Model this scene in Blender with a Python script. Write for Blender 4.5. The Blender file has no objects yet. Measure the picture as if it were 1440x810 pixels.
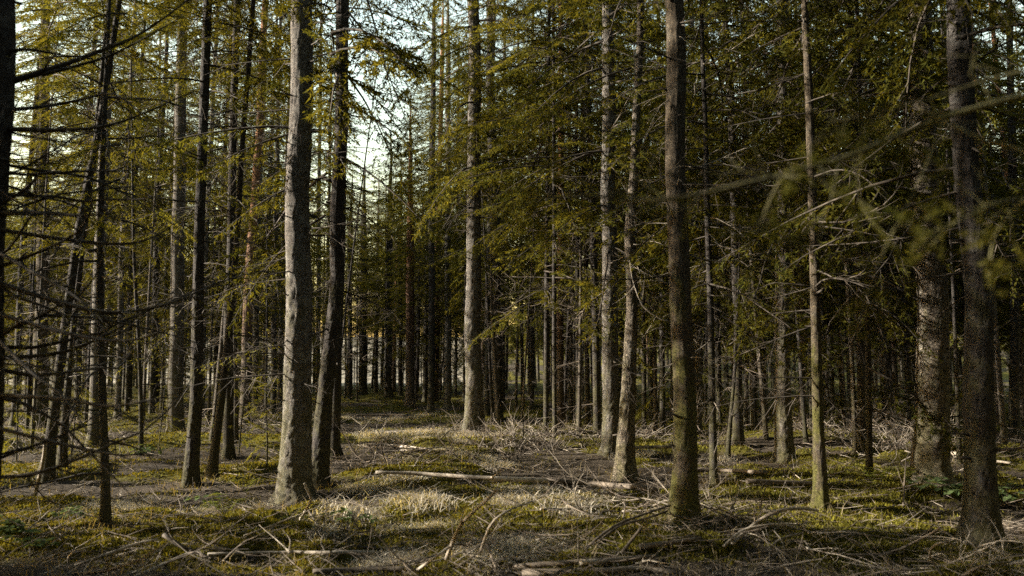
import bpy, math, random
import numpy as np
from mathutils import Vector, Matrix

# ------------------------------------------------------------------ camera, sky, sun, exposure
scene = bpy.context.scene
COL = scene.collection
F = 1120.0                       # focal length in photograph pixels (1440 wide)
PITCH = math.atan(110 / F)       # horizon at photograph row 515
CAMZ = 1.5
cam_d = bpy.data.cameras.new('camera')
cam = bpy.data.objects.new('camera', cam_d)
COL.objects.link(cam)
cam.location = (0, 0, CAMZ)
cam.rotation_euler = (math.pi / 2 + PITCH, 0, 0)
cam_d.sensor_width = 36.0
cam_d.lens = 36.0 * F / 1440
cam_d.clip_start = 0.05
cam_d.clip_end = 5000
cam_d.dof.use_dof = True
cam_d.dof.focus_distance = 14.0
cam_d.dof.aperture_fstop = 1.7
scene.camera = cam

SUN_EL = math.radians(18.5)
SUN_AZ = math.radians(0.5)         # sun stands to the left, a touch ahead of the camera
to_sun = Vector((-math.cos(SUN_EL) * math.cos(SUN_AZ), math.cos(SUN_EL) * math.sin(SUN_AZ), math.sin(SUN_EL)))
world = bpy.data.worlds.new('World')
scene.world = world
world.use_nodes = True
wn = world.node_tree.nodes
sky = wn.new('ShaderNodeTexSky')
sky.sky_type = 'NISHITA'
sky.sun_disc = False
sky.sun_elevation = SUN_EL
sky.sun_rotation = math.atan2(to_sun.x, to_sun.y)
sky.air_density = 2.0
sky.dust_density = 1.2
sky.ozone_density = 0.0
wn['Background'].inputs['Strength'].default_value = 0.095
world.node_tree.links.new(sky.outputs['Color'], wn['Background'].inputs['Color'])
sun_d = bpy.data.lights.new('sun', 'SUN')
sun_d.energy = 5.0
sun_d.angle = math.radians(0.5)
sun_d.color = (1.0, 0.92, 0.79)
sun = bpy.data.objects.new('sun', sun_d)
COL.objects.link(sun)
sun.rotation_euler = (-to_sun).to_track_quat('-Z', 'Y').to_euler()
sun.location = (-30, 0, 30)

scene.render.engine = 'CYCLES'
scene.view_settings.view_transform = 'Standard'
scene.view_settings.look = 'None'
scene.view_settings.gamma = 1.0
scene.view_settings.use_curve_mapping = False
scene.view_settings.exposure = 2.3
cy = scene.cycles
cy.max_bounces = 6
cy.diffuse_bounces = 3
cy.glossy_bounces = 2
cy.transmission_bounces = 4
cy.transparent_max_bounces = 4
cy.use_denoising = False
cy.sample_clamp_indirect = 4.0
cy.caustics_reflective = False
cy.caustics_refractive = False

RNG = np.random.default_rng(7)
random.seed(7)

# ------------------------------------------------------------------ numeric helpers
_tab = np.random.default_rng(99).random((64, 64, 8))

def vnoise(x, y, scale, layer=0):
    x = np.asarray(x, float) / scale
    y = np.asarray(y, float) / scale
    xi = np.floor(x).astype(int); yi = np.floor(y).astype(int)
    fx = x - xi; fy = y - yi
    fx = fx * fx * (3 - 2 * fx); fy = fy * fy * (3 - 2 * fy)
    T = _tab[:, :, layer]
    a = T[xi % 64, yi % 64]; b = T[(xi + 1) % 64, yi % 64]
    c = T[xi % 64, (yi + 1) % 64]; d = T[(xi + 1) % 64, (yi + 1) % 64]
    return (a * (1 - fx) + b * fx) * (1 - fy) + (c * (1 - fx) + d * fx) * fy - 0.5

def sstep(a, b, x):
    t = np.clip((np.asarray(x, float) - a) / (b - a), 0, 1)
    return t * t * (3 - 2 * t)

def ground_h(x, y):
    z = 0.26 * vnoise(x, y, 5.0, 0) + 0.16 * vnoise(x, y, 1.7, 1) + 0.09 * vnoise(x, y, 0.7, 2) + 0.045 * vnoise(x, y, 0.3, 3)
    z = z + 0.09 * sstep(0.40, 0.75, moss_mask(x, y))
    z = z + 8.0 * sstep(64, 190, y) + 9.0 * sstep(72, 160, y) * sstep(-15, 25, x)
    return z

def moss_mask(x, y):
    return 0.5 + 1.3 * vnoise(x + 31, y + 17, 1.5, 5) + 0.8 * vnoise(x, y, 0.5, 6)

def gh(x, y):
    return float(ground_h(x, y))

def ray(px, py):
    dx = (px - 720) / F; dy = (405 - py) / F
    return np.array((dx, math.cos(PITCH) - dy * math.sin(PITCH), math.sin(PITCH) + dy * math.cos(PITCH)))

def on_ground(px, py, h=0.0):
    """where the view ray of a photo pixel meets the ground (raised by h)"""
    d = ray(px, py)
    t = (0 - CAMZ) / min(d[2], -0.004)
    for _ in range(30):
        t2 = (gh(d[0] * t, d[1] * t) + h - CAMZ) / min(d[2], -0.004)
        t = 0.6 * t + 0.4 * t2
    return np.array((d[0] * t, d[1] * t, CAMZ + d[2] * t))

def at_depth(px, py, Y):
    d = ray(px, py)
    t = Y / d[1]
    return np.array((d[0] * t, Y, CAMZ + d[2] * t))

def unit(v):
    v = np.asarray(v, float)
    return v / (np.linalg.norm(v) + 1e-9)

class MB:
    """collects triangles, builds one mesh"""
    def __init__(self):
        self.v = []; self.t = []; self.m = []; self.n = 0
    def add(self, v, t, m=0):
        v = np.asarray(v, np.float32).reshape(-1, 3); t = np.asarray(t, np.int32).reshape(-1, 3)
        self.v.append(v); self.t.append(t + self.n); self.m.append(np.full(len(t), m, np.int32)); self.n += len(v)
    def arrays(self):
        return np.concatenate(self.v), np.concatenate(self.t), np.concatenate(self.m)
    def mesh(self, name, mats, smooth=True):
        v, t, m = self.arrays()
        return mesh_np(name, v, t, m, mats, smooth)

def mesh_np(name, v, t, m, mats, smooth=True):
    me = bpy.data.meshes.new(name)
    me.vertices.add(len(v)); me.vertices.foreach_set('co', np.ascontiguousarray(v, np.float32).ravel())
    me.loops.add(len(t) * 3); me.loops.foreach_set('vertex_index', np.ascontiguousarray(t, np.int32).ravel())
    me.polygons.add(len(t)); me.polygons.foreach_set('loop_start', np.arange(0, len(t) * 3, 3, dtype=np.int32))
    for mt in mats: me.materials.append(mt)
    me.polygons.foreach_set('material_index', np.ascontiguousarray(m, np.int32))
    me.polygons.foreach_set('use_smooth', np.full(len(t), smooth))
    me.update(calc_edges=True)
    return me

def tube(pts, radii, sides=6, cap=True, rough=0.0, seed=0, phase=0.0, roots=None):
    pts = np.asarray(pts, float); n = len(pts)
    tan = np.gradient(pts, axis=0)
    tan /= np.linalg.norm(tan, axis=1)[:, None] + 1e-9
    ref = np.array((0, 0, 1.0)) if abs(tan[:, 2]).mean() < 0.8 else np.array((1.0, 0, 0))
    a = np.cross(tan, ref); a /= np.linalg.norm(a, axis=1)[:, None] + 1e-9
    b = np.cross(tan, a)
    ang = np.arange(sides) / sides * 2 * math.pi + phase
    R = np.asarray(radii, float)[:, None] * np.ones((1, sides))
    if rough:
        L = np.concatenate(([0], np.cumsum(np.linalg.norm(np.diff(pts, axis=0), axis=1))))
        uu = np.cos(ang)[None, :] * 3 + seed * 7.3 + 20; vv = L[:, None] * np.ones((1, sides))
        ww = np.sin(ang)[None, :] * 3
        nz = 0.45 * vnoise(uu * 2 + ww * 3.1, vv * 5, 1.0, 4) + 0.7 * vnoise(uu * 5 + ww * 7.7, vv * 14, 1.0, 5) + 1.0 * vnoise(ang[None, :] * 9 + seed, vv * 33, 1.0, 6)
        R = R * (1 + rough * nz)
    if roots is not None:                                 # buttress roots running out at the foot
        rr = np.random.default_rng(seed); lob = np.zeros(sides)
        for _ in range(int(rr.integers(4, 7))):
            d_ = np.angle(np.exp(1j * (ang - rr.random() * 6.28))); lob += (0.5 + rr.random()) * np.exp(-(d_ / 0.28) ** 2)
        R = R + roots[1] * 0.5 * np.exp(-(roots[0][:, None] + 0.1) / 0.13) * lob[None, :]
    V = pts[:, None, :] + (a[:, None, :] * np.cos(ang)[None, :, None] + b[:, None, :] * np.sin(ang)[None, :, None]) * R[:, :, None]
    V = V.reshape(-1, 3)
    i = np.arange(n - 1)[:, None] * sides; j = np.arange(sides)[None, :]; j2 = (j + 1) % sides
    A = (i + j).ravel(); B = (i + j2).ravel(); C = (i + sides + j2).ravel(); D = (i + sides + j).ravel()
    T = np.concatenate((np.stack((A, C, B), 1), np.stack((A, D, C), 1)))
    if cap:
        V = np.concatenate((V, pts[:1], pts[-1:]))
        j = np.arange(sides); j2 = (j + 1) % sides
        T = np.concatenate((T, np.stack((j, j2, np.full(sides, n * sides)), 1),
                            np.stack((j2 + (n - 1) * sides, j + (n - 1) * sides, np.full(sides, n * sides + 1)), 1)))
    return V, T

def smooth_path(pts, n):
    """Catmull-Rom through control points"""
    P = np.asarray(pts, float)
    if len(P) == 2:
        return P[0] + (P[1] - P[0]) * np.linspace(0, 1, n)[:, None]
    Q = np.concatenate((2 * P[:1] - P[1:2], P, 2 * P[-1:] - P[-2:-1]))
    out = []
    for u in np.linspace(0, len(P) - 1 - 1e-6, n):
        k = int(u); f = u - k
        p0, p1, p2, p3 = Q[k], Q[k + 1], Q[k + 2], Q[k + 3]
        out.append(0.5 * (2 * p1 + (p2 - p0) * f + (2 * p0 - 5 * p1 + 4 * p2 - p3) * f * f + (3 * p1 - p0 - 3 * p2 + p3) * f ** 3))
    return np.array(out)

# ------------------------------------------------------------------ materials
def new_mat(name):
    m = bpy.data.materials.new(name); m.use_nodes = True
    return m, m.node_tree.nodes, m.node_tree.links, m.node_tree.nodes['Principled BSDF']

def mapped(N, L, coord='Object', scale=(1, 1, 1)):
    tc = N.new('ShaderNodeTexCoord'); mp = N.new('ShaderNodeMapping')
    mp.inputs['Scale'].default_value = scale
    L.new(tc.outputs[coord], mp.inputs['Vector'])
    return mp.outputs['Vector']

def ramp(N, L, fac, stops):
    r = N.new('ShaderNodeValToRGB'); e = r.color_ramp.elements
    while len(e) < len(stops): e.new(0.5)
    for k, (p, c) in enumerate(stops):
        e[k].position = p; e[k].color = (c[0], c[1], c[2], 1) if not isinstance(c, (int, float)) else (c, c, c, 1)
    L.new(fac, r.inputs['Fac'])
    return r.outputs['Color']

def noise(N, L, vec, scale, detail=5, rough=0.6):
    n = N.new('ShaderNodeTexNoise'); n.inputs['Scale'].default_value = scale
    n.inputs['Detail'].default_value = detail; n.inputs['Roughness'].default_value = rough
    L.new(vec, n.inputs['Vector'])
    return n.outputs['Fac']

def mix(N, L, fac, a, b, mode='MIX'):
    m = N.new('ShaderNodeMix'); m.data_type = 'RGBA'; m.blend_type = mode
    if isinstance(fac, (int, float)): m.inputs['Factor'].default_value = fac
    else: L.new(fac, m.inputs['Factor'])
    for s, v in (('A', a), ('B', b)):
        sock = [i for i in m.inputs if i.name == s and i.type == 'RGBA'][0]
        if isinstance(v, tuple): sock.default_value = (v[0], v[1], v[2], 1)
        else: L.new(v, sock)
    return [o for o in m.outputs if o.type == 'RGBA'][0]

def bark(name, dark, light, lichen=0.35, moss=0.5, red=None, plates=False):
    m, N, L, B = new_mat(name)
    v = mapped(N, L, 'Object', (1, 1, 0.5 if plates else 1.15))
    vo = N.new('ShaderNodeTexVoronoi'); vo.inputs['Scale'].default_value = 24 if plates else 32
    vo.feature = 'DISTANCE_TO_EDGE'
    warp = N.new('ShaderNodeMix'); warp.data_type = 'VECTOR'; warp.inputs['Factor'].default_value = 0.06
    nn = N.new('ShaderNodeTexNoise'); nn.inputs['Scale'].default_value = 9
    L.new(v, nn.inputs['Vector'])
    vs = [i for i in warp.inputs if i.type == 'VECTOR']
    L.new(v, vs[0]); L.new(nn.outputs['Color'], vs[1])
    L.new([o for o in warp.outputs if o.type == 'VECTOR'][0], vo.inputs['Vector'])
    crack = ramp(N, L, vo.outputs['Distance'], [(0.0, 0.0), (0.16 if plates else 0.10, 1.0)])
    n1 = noise(N, L, v, 36, 8, 0.78)
    tone = ramp(N, L, n1, [(0.36, dark), (0.64, light)])
    col = mix(N, L, crack, tuple(c * 0.35 for c in dark), tone)
    # pale lichen blotches and rings of old branch whorls
    n2 = noise(N, L, v, 7, 6, 0.65)
    lich = ramp(N, L, n2, [(0.50, 0.0), (0.66, lichen)])
    col = mix(N, L, lich, col, (0.34, 0.33, 0.29))
    v3 = mapped(N, L, 'Object', (0.7, 0.7, 3.4))
    n3 = noise(N, L, v3, 1.6, 3, 0.6)
    ring = ramp(N, L, n3, [(0.60, 0.0), (0.68, 0.55)])
    col = mix(N, L, ring, col, tuple(c * 0.5 for c in dark))
    tc = N.new('ShaderNodeTexCoord'); sp = N.new('ShaderNodeSeparateXYZ'); L.new(tc.outputs['Object'], sp.inputs['Vector'])
    if red:
        mr = N.new('ShaderNodeMapRange'); mr.inputs['From Min'].default_value = 1.5; mr.inputs['From Max'].default_value = 6.0
        L.new(sp.outputs['Z'], mr.inputs['Value'])
        rc = mix(N, L, crack, tuple(c * 0.5 for c in red), red)
        col = mix(N, L, mr.outputs['Result'], col, rc)
    if moss:
        n4 = noise(N, L, mapped(N, L, 'Object', (1, 1, 0.5)), 5, 5, 0.7)
        mr = N.new('ShaderNodeMapRange'); mr.inputs['From Min'].default_value = 3.2; mr.inputs['From Max'].default_value = 0.0
        mr.inputs['To Min'].default_value = -0.12; mr.inputs['To Max'].default_value = 0.16
        L.new(sp.outputs['Z'], mr.inputs['Value'])
        ad = N.new('ShaderNodeMath'); ad.operation = 'ADD'; L.new(n4, ad.inputs[0]); L.new(mr.outputs['Result'], ad.inputs[1])
        mf = ramp(N, L, ad.outputs['Value'], [(0.50, 0.0), (0.64, moss)])
        col = mix(N, L, mf, col, (0.085, 0.080, 0.018))
    L.new(col, B.inputs['Base Color'])
    B.inputs['Roughness'].default_value = 0.9
    B.inputs['Specular IOR Level'].default_value = 0.2
    bp = N.new('ShaderNodeBump'); bp.inputs['Strength'].default_value = 1.0; bp.inputs['Distance'].default_value = 0.02
    hs = N.new('ShaderNodeMath'); hs.operation = 'MULTIPLY_ADD'
    L.new(n1, hs.inputs[0]); hs.inputs[1].default_value = 0.8; L.new(crack, hs.inputs[2])
    L.new(hs.outputs['Value'], bp.inputs['Height']); L.new(bp.outputs['Normal'], B.inputs['Normal'])
    return m

BARK_PALE = bark('bark_pale', (0.072, 0.060, 0.050), (0.27, 0.24, 0.205), 0.55, 0.55)
BARK_DARK = bark('bark_dark', (0.036, 0.030, 0.027), (0.085, 0.072, 0.062), 0.18, 0.5)
BARK_MID = bark('bark_mid', (0.085, 0.070, 0.056), (0.20, 0.172, 0.14), 0.40, 0.6)
BARK_MOSS = bark('bark_mossy', (0.050, 0.038, 0.026), (0.145, 0.110, 0.068), 0.12, 0.95)
BARK_PINE = bark('bark_pine', (0.085, 0.062, 0.05), (0.19, 0.145, 0.115), 0.2, 0.3, red=(0.34, 0.17, 0.085), plates=True)
BARK_PLATE = bark('bark_plated', (0.10, 0.082, 0.062), (0.27, 0.22, 0.165), 0.3, 0.5, plates=True)

def wood(name, a, b, scale=18):
    m, N, L, B = new_mat(name)
    v = mapped(N, L, 'Object', (1, 1, 1))
    n1 = noise(N, L, v, scale, 6, 0.7)
    oi = N.new('ShaderNodeObjectInfo')
    n2 = noise(N, L, v, 2.2, 3, 0.6)
    c = ramp(N, L, n1, [(0.3, a), (0.7, b)])
    d = ramp(N, L, n2, [(0.38, 0.35), (0.62, 1.0)])
    c = mix(N, L, 1.0, c, d, 'MULTIPLY')
    L.new(c, B.inputs['Base Color']); B.inputs['Roughness'].default_value = 0.85
    B.inputs['Specular IOR Level'].default_value = 0.25
    bp = N.new('ShaderNodeBump'); bp.inputs['Strength'].default_value = 0.5; bp.inputs['Distance'].default_value = 0.004
    L.new(n1, bp.inputs['Height']); L.new(bp.outputs['Normal'], B.inputs['Normal'])
    return m

TWIG_DARK = wood('twig_dark', (0.035, 0.028, 0.022), (0.10, 0.082, 0.062))
TWIG_MOSSY = wood('twig_mossy', (0.07, 0.066, 0.022), (0.19, 0.17, 0.075))
TWIG_PALE = wood('twig_pale', (0.18, 0.15, 0.115), (0.42, 0.365, 0.295))
TWIG_BROWN = wood('twig_brown', (0.065, 0.050, 0.037), (0.21, 0.17, 0.13))
LOG_PALE = wood('log_barkless', (0.20, 0.165, 0.125), (0.48, 0.42, 0.34), 30)
LOG_BARK = wood('log_bark', (0.06, 0.048, 0.036), (0.20, 0.16, 0.12), 30)

def leafy(name, c0, c1, trans=0.45, scale=1.2, rough=0.75):
    m, N, L, B = new_mat(name)
    N.remove(B)
    v = mapped(N, L, 'Object')
    n1 = noise(N, L, v, scale, 4, 0.7)
    oi = N.new('ShaderNodeObjectInfo')
    c = ramp(N, L, n1, [(0.32, c0), (0.68, c1)])
    hs = N.new('ShaderNodeHueSaturation')
    mr = N.new('ShaderNodeMapRange'); mr.inputs['To Min'].default_value = 0.75; mr.inputs['To Max'].default_value = 1.25
    L.new(oi.outputs['Random'], mr.inputs['Value']); L.new(mr.outputs['Result'], hs.inputs['Value']); L.new(c, hs.inputs['Color'])
    d = N.new('ShaderNodeBsdfDiffuse'); t = N.new('ShaderNodeBsdfTranslucent'); g = N.new('ShaderNodeBsdfGlossy')
    g.inputs['Roughness'].default_value = 0.5
    tc = N.new('ShaderNodeMix'); tc.data_type = 'RGBA'; tc.blend_type = 'MULTIPLY'
    tcol = mix(N, L, 1.0, hs.outputs['Color'], (1.65, 1.38, 0.55), 'MULTIPLY')
    N.remove(tc)
    L.new(hs.outputs['Color'], d.inputs['Color']); L.new(tcol, t.inputs['Color'])
    ms = N.new('ShaderNodeMixShader'); ms.inputs['Fac'].default_value = trans
    L.new(d.outputs[0], ms.inputs[1]); L.new(t.outputs[0], ms.inputs[2])
    L.new(hs.outputs['Color'], g.inputs['Color'])
    ms2 = N.new('ShaderNodeMixShader'); ms2.inputs['Fac'].default_value = 0.06
    L.new(ms.outputs[0], ms2.inputs[1]); L.new(g.outputs[0], ms2.inputs[2])
    L.new(ms2.outputs[0], N['Material Output'].inputs['Surface'])
    return m

NEEDLE = leafy('needles', (0.034, 0.042, 0.011), (0.106, 0.098, 0.019), 0.48)
NEEDLE_BRIGHT = leafy('needles_fresh', (0.085, 0.098, 0.018), (0.150, 0.145, 0.028), 0.5)
MOSS = leafy('moss_shoots', (0.040, 0.040, 0.010), (0.135, 0.122, 0.018), 0.3, 2.6)
STRAW = leafy('dry_grass_blades', (0.27, 0.24, 0.185), (0.52, 0.48, 0.40), 0.3, 2.0)
DULL_STRAW = leafy('withered_grass_blades', (0.10, 0.08, 0.04), (0.26, 0.215, 0.13), 0.3, 2.0)
HERB = leafy('herb_leaves', (0.055, 0.085, 0.035), (0.11, 0.14, 0.055), 0.4, 8)
FERN = leafy('fern_leaves', (0.08, 0.10, 0.02), (0.15, 0.15, 0.03), 0.45, 6)

def ground_mat():
    m, N, L, B = new_mat('forest_floor')
    v = mapped(N, L, 'Object')
    n1 = noise(N, L, v, 0.55, 6, 0.65); n2 = noise(N, L, v, 3.2, 6, 0.7); n3 = noise(N, L, v, 34, 5, 0.75); n4 = noise(N, L, v, 120, 3, 0.7)
    litter = ramp(N, L, n3, [(0.30, (0.018, 0.014, 0.010)), (0.55, (0.060, 0.047, 0.033)), (0.75, (0.16, 0.13, 0.095))])
    moss = ramp(N, L, n3, [(0.30, (0.028, 0.026, 0.006)), (0.70, (0.12, 0.105, 0.014))])
    at = N.new('ShaderNodeAttribute'); at.attribute_name = 'moss'
    ad = N.new('ShaderNodeMath'); ad.operation = 'ADD'; L.new(at.outputs['Fac'], ad.inputs[0])
    sc = N.new('ShaderNodeMath'); sc.operation = 'MULTIPLY_ADD'; L.new(n2, sc.inputs[0]); sc.inputs[1].default_value = 0.8; sc.inputs[2].default_value = -0.4; L.new(sc.outputs[0], ad.inputs[1])
    mf = ramp(N, L, ad.outputs[0], [(0.38, 0.0), (0.54, 1.0)])
    c = mix(N, L, mf, litter, moss)
    L.new(c, B.inputs['Base Color']); B.inputs['Roughness'].default_value = 0.95
    B.inputs['Specular IOR Level'].default_value = 0.1
    bp = N.new('ShaderNodeBump'); bp.inputs['Strength'].default_value = 1.0; bp.inputs['Distance'].default_value = 0.03
    hs = N.new('ShaderNodeMath'); hs.operation = 'ADD'; L.new(n3, hs.inputs[0]); L.new(n4, hs.inputs[1])
    L.new(hs.outputs[0], bp.inputs['Height']); L.new(bp.outputs['Normal'], B.inputs['Normal'])
    return m

def meadow_mat():
    m, N, L, B = new_mat('dry_meadow')
    v = mapped(N, L, 'Object')
    n1 = noise(N, L, v, 0.3, 6, 0.7); n2 = noise(N, L, v, 6, 5, 0.7)
    a = ramp(N, L, n2, [(0.3, (0.13, 0.10, 0.06)), (0.7, (0.30, 0.25, 0.17))])
    b = ramp(N, L, n1, [(0.4, 0.6), (0.65, 1.0)])
    c = mix(N, L, 1.0, a, b, 'MULTIPLY')
    L.new(c, B.inputs['Base Color']); B.inputs['Roughness'].default_value = 0.95
    return m

# ------------------------------------------------------------------ object helpers
def link(o, parent=None):
    COL.objects.link(o)
    if parent is not None: o.parent = parent
    return o

def obj(name, me, parent=None, loc=(0, 0, 0), rot=(0, 0, 0), scale=(1, 1, 1)):
    o = bpy.data.objects.new(name, me)
    o.location = loc; o.rotation_euler = rot; o.scale = scale
    return link(o, parent)

def tag(o, label=None, cat=None, group=None, kind=None):
    if label: o['label'] = label
    if cat: o['category'] = cat
    if group: o['group'] = group
    if kind: o['kind'] = kind
    return o

def thing(name, label, cat, loc=(0, 0, 0), group=None):
    o = bpy.data.objects.new(name, None); o.location = loc; o.empty_display_size = 0.2
    link(o); return tag(o, label, cat, group)

# ------------------------------------------------------------------ ground
def axis_x():
    near = np.arange(-14, 14.001, 0.11)
    r = [14.0]; s = 0.14
    while r[-1] < 1500: r.append(r[-1] + s); s *= 1.085
    r = np.array(r[1:])
    return np.concatenate((-r[::-1], near, r))

def axis_y():
    a = np.arange(3.0, 15.0, 0.075); b = [15.0]; s = 0.08
    while b[-1] < 2500: b.append(b[-1] + s); s *= 1.022 if b[-1] < 70 else 1.08
    c = [3.0]; s = 0.1
    while c[-1] > -400: c.append(c[-1] - s); s *= 1.15
    return np.concatenate((np.array(c[1:])[::-1], a, np.array(b)))

gx, gy = axis_x(), axis_y()
X, Y = np.meshgrid(gx, gy)
Z = ground_h(X, Y)
nx, ny = len(gx), len(gy)
V = np.stack((X, Y, Z), -1).reshape(-1, 3)
i = np.arange(ny - 1)[:, None] * nx; j = np.arange(nx - 1)[None, :]
A = (i + j).ravel(); B_ = A + 1; C_ = A + nx + 1; D_ = A + nx
T = np.concatenate((np.stack((A, B_, C_), 1), np.stack((A, C_, D_), 1)))
cy_c = V[T].mean(1)
mid = (sstep(58, 66, cy_c[:, 1] + 6 * vnoise(cy_c[:, 0], cy_c[:, 1], 6, 7)) > 0.5) & (cy_c[:, 0] < -0.02 * cy_c[:, 1])
ground = obj('ground', mesh_np('ground', V, T, np.where(mid, 1, 0), [ground_mat(), meadow_mat()]))
ma = ground.data.attributes.new('moss', 'FLOAT', 'POINT')
ma.data.foreach_set('value', moss_mask(V[:, 0], V[:, 1]).astype(np.float32))
tag(ground, 'mossy forest floor of needles and litter running out to a straw meadow', None, None, 'structure')

# ------------------------------------------------------------------ boughs, crowns, dead branches
def bough(mb, pts, r0, twig_len, twig_step, nl, nw, dens, rng, start=0.15, wood_m=0, needle_m=1, sides=4, droop=0.25, twig_tube=False, spread=1.0, sub=False):
    """woody axis with flat side twigs clothed in needle tufts"""
    pts = np.asarray(pts, float)
    n = len(pts)
    rad = r0 * (1 - 0.85 * np.linspace(0, 1, n))
    v, t = tube(pts, rad, sides, cap=False)
    mb.add(v, t, wood_m)
    seg = np.linalg.norm(np.diff(pts, axis=0), axis=1); cum = np.concatenate(([0], np.cumsum(seg))); Ltot = cum[-1]
    s = start * Ltot; side = 1
    NV = []; 
    def clothe(o, d, ln, dd):
        k = max(2, int(ln / nl * 1.9 * dd))
        u = rng.random(k) ** 0.8 * ln
        base = o + d * u[:, None]
        base[:, 2] -= droop * 0.5 * u * u / max(ln, 0.05)
        dr = d[None, :] * 0.75 + rng.normal(0, 0.55, (k, 3))
        dr[:, 2] -= 0.06
        dr /= np.linalg.norm(dr, axis=1)[:, None]
        w = np.cross(dr, rng.normal(0, 1, (k, 3))); w /= np.linalg.norm(w, axis=1)[:, None] + 1e-9
        w *= nw * (0.6 + 0.8 * rng.random(k))[:, None] * 0.5
        tip = base + dr * (nl * (0.6 + 0.8 * rng.random(k)))[:, None]
        NV.append(np.stack((base - w, base + w, tip), 1).reshape(-1, 3))
    while s < Ltot:
        k = min(np.searchsorted(cum, s) - 1, n - 2); k = max(k, 0)
        f = (s - cum[k]) / max(seg[k], 1e-6)
        o = pts[k] * (1 - f) + pts[k + 1] * f
        d = unit(pts[k + 1] - pts[k])
        lat = unit(np.cross(d, (0, 0, 1)))
        tt = s / Ltot
        ln = twig_len * (0.35 + 0.65 * math.sin(min(1, tt * 1.6 + 0.15) * math.pi * 0.5)) * (1.15 - tt) * (0.6 + 0.7 * rng.random()) + 0.06
        dirn = unit(d * (0.55 + 0.3 * rng.random()) + lat * side * spread * (0.7 + 0.3 * rng.random()) + np.array((0, 0, rng.normal(-0.12 - droop * 0.4, 0.16))))
        end = o + dirn * ln; end[2] -= droop * 0.5 * ln
        if twig_tube:
            mp = (o + end) / 2 + np.array((0, 0, 0.04 * ln))
            v, t = tube([o, mp, end], [r0 * 0.28, r0 * 0.2, r0 * 0.08], 3, cap=False); mb.add(v, t, wood_m)
        else:
            wv = unit(np.cross(dirn, rng.normal(0, 1, 3))) * max(r0 * 0.22, 0.003)
            mb.add(np.array((o - wv, o + wv, end)), [(0, 1, 2)], wood_m)
        clothe(o, dirn, ln, dens)
        if sub and ln > 0.22:
            for q in range(int(ln / 0.09)):
                u = (0.2 + 0.75 * rng.random())
                oo = o + dirn * ln * u; oo[2] -= droop * 0.5 * ln * u * u
                d2 = unit(dirn * 0.6 + np.cross(dirn, (0, 0, 1)) * rng.choice((-1, 1)) * 0.75 + np.array((0, 0, -0.2 * rng.random())))
                clothe(oo, d2, ln * 0.42 * (1.1 - u), dens)
        side = -side
        s += twig_step * (0.7 + 0.6 * rng.random())
    clothe(pts[-2], unit(pts[-1] - pts[-2]), seg[-1] * 1.1, dens * 1.5)
    nv = np.concatenate(NV)
    mb.add(nv, np.arange(len(nv)).reshape(-1, 3), needle_m)

def bough_path(L, rise, droop, rng, n=7):
    t = np.linspace(0, 1, n)
    z = L * (rise * t - droop * t * t + 0.18 * droop * t ** 4)
    y = 0.05 * L * np.sin(t * 3 + rng.random() * 6) * t + rng.normal(0, 0.012 * L, n) * t
    return np.stack((L * t * (1 - 0.12 * droop), y, z), 1)

# a small library of boughs that the crowns are put together from
LIB = []
for k in range(12):
    r = np.random.default_rng(100 + k)
    mb = MB()
    dens = (0.85, 0.6, 0.95, 0.35)[k % 4]
    bough(mb, bough_path(2.0, 0.12 - 0.1 * r.random(), 0.28 + 0.3 * r.random(), r), 0.018, 0.66, 0.085, 0.064, 0.0165, dens * 2.9, r, start=0.12 + 0.15 * (k % 3), sub=True)
    LIB.append(mb.arrays())
DENSE = []
for k in range(5):
    r = np.random.default_rng(160 + k)
    mb = MB()
    bough(mb, bough_path(2.0, 0.1, 0.35, r), 0.018, 0.7, 0.12, 0.11, 0.075, 1.1, r, start=0.08, sub=True)
    DENSE.append(mb.arrays())
BARE = []
for k in range(6):
    r = np.random.default_rng(140 + k)
    mb = MB()
    path = bough_path(1.5, 0.2 * r.random() - 0.05, 0.3 * r.random(), r)
    v, t = tube(path, 0.013 * (1 - 0.9 * np.linspace(0, 1, 7)), 3, cap=False); mb.add(v, t, 0)
    for q in range(9):
        u = r.random() * 0.8 + 0.15; k0 = int(u * 6); o = path[k0]
        d = unit(np.array((0.6, r.choice((-1, 1)) * (0.4 + 0.6 * r.random()), r.normal(0, 0.35))))
        ln = 0.2 + 0.5 * r.random() * (1.2 - u)
        v, t = tube([o, o + d * ln * 0.5, o + d * ln + np.array((0, 0, r.normal(-0.02, 0.06)))], [0.005, 0.004, 0.0015], 3, cap=False); mb.add(v, t, 0)
    BARE.append(mb.arrays())

def rot_z(a):
    c, s = math.cos(a), math.sin(a); return np.array(((c, -s, 0), (s, c, 0), (0, 0, 1.0)))
def rot_y(a):
    c, s = math.cos(a), math.sin(a); return np.array(((c, 0, s), (0, 1, 0), (-s, 0, c)))
def rot_x(a):
    c, s = math.cos(a), math.sin(a); return np.array(((1, 0, 0), (0, c, -s), (0, s, c)))

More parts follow.
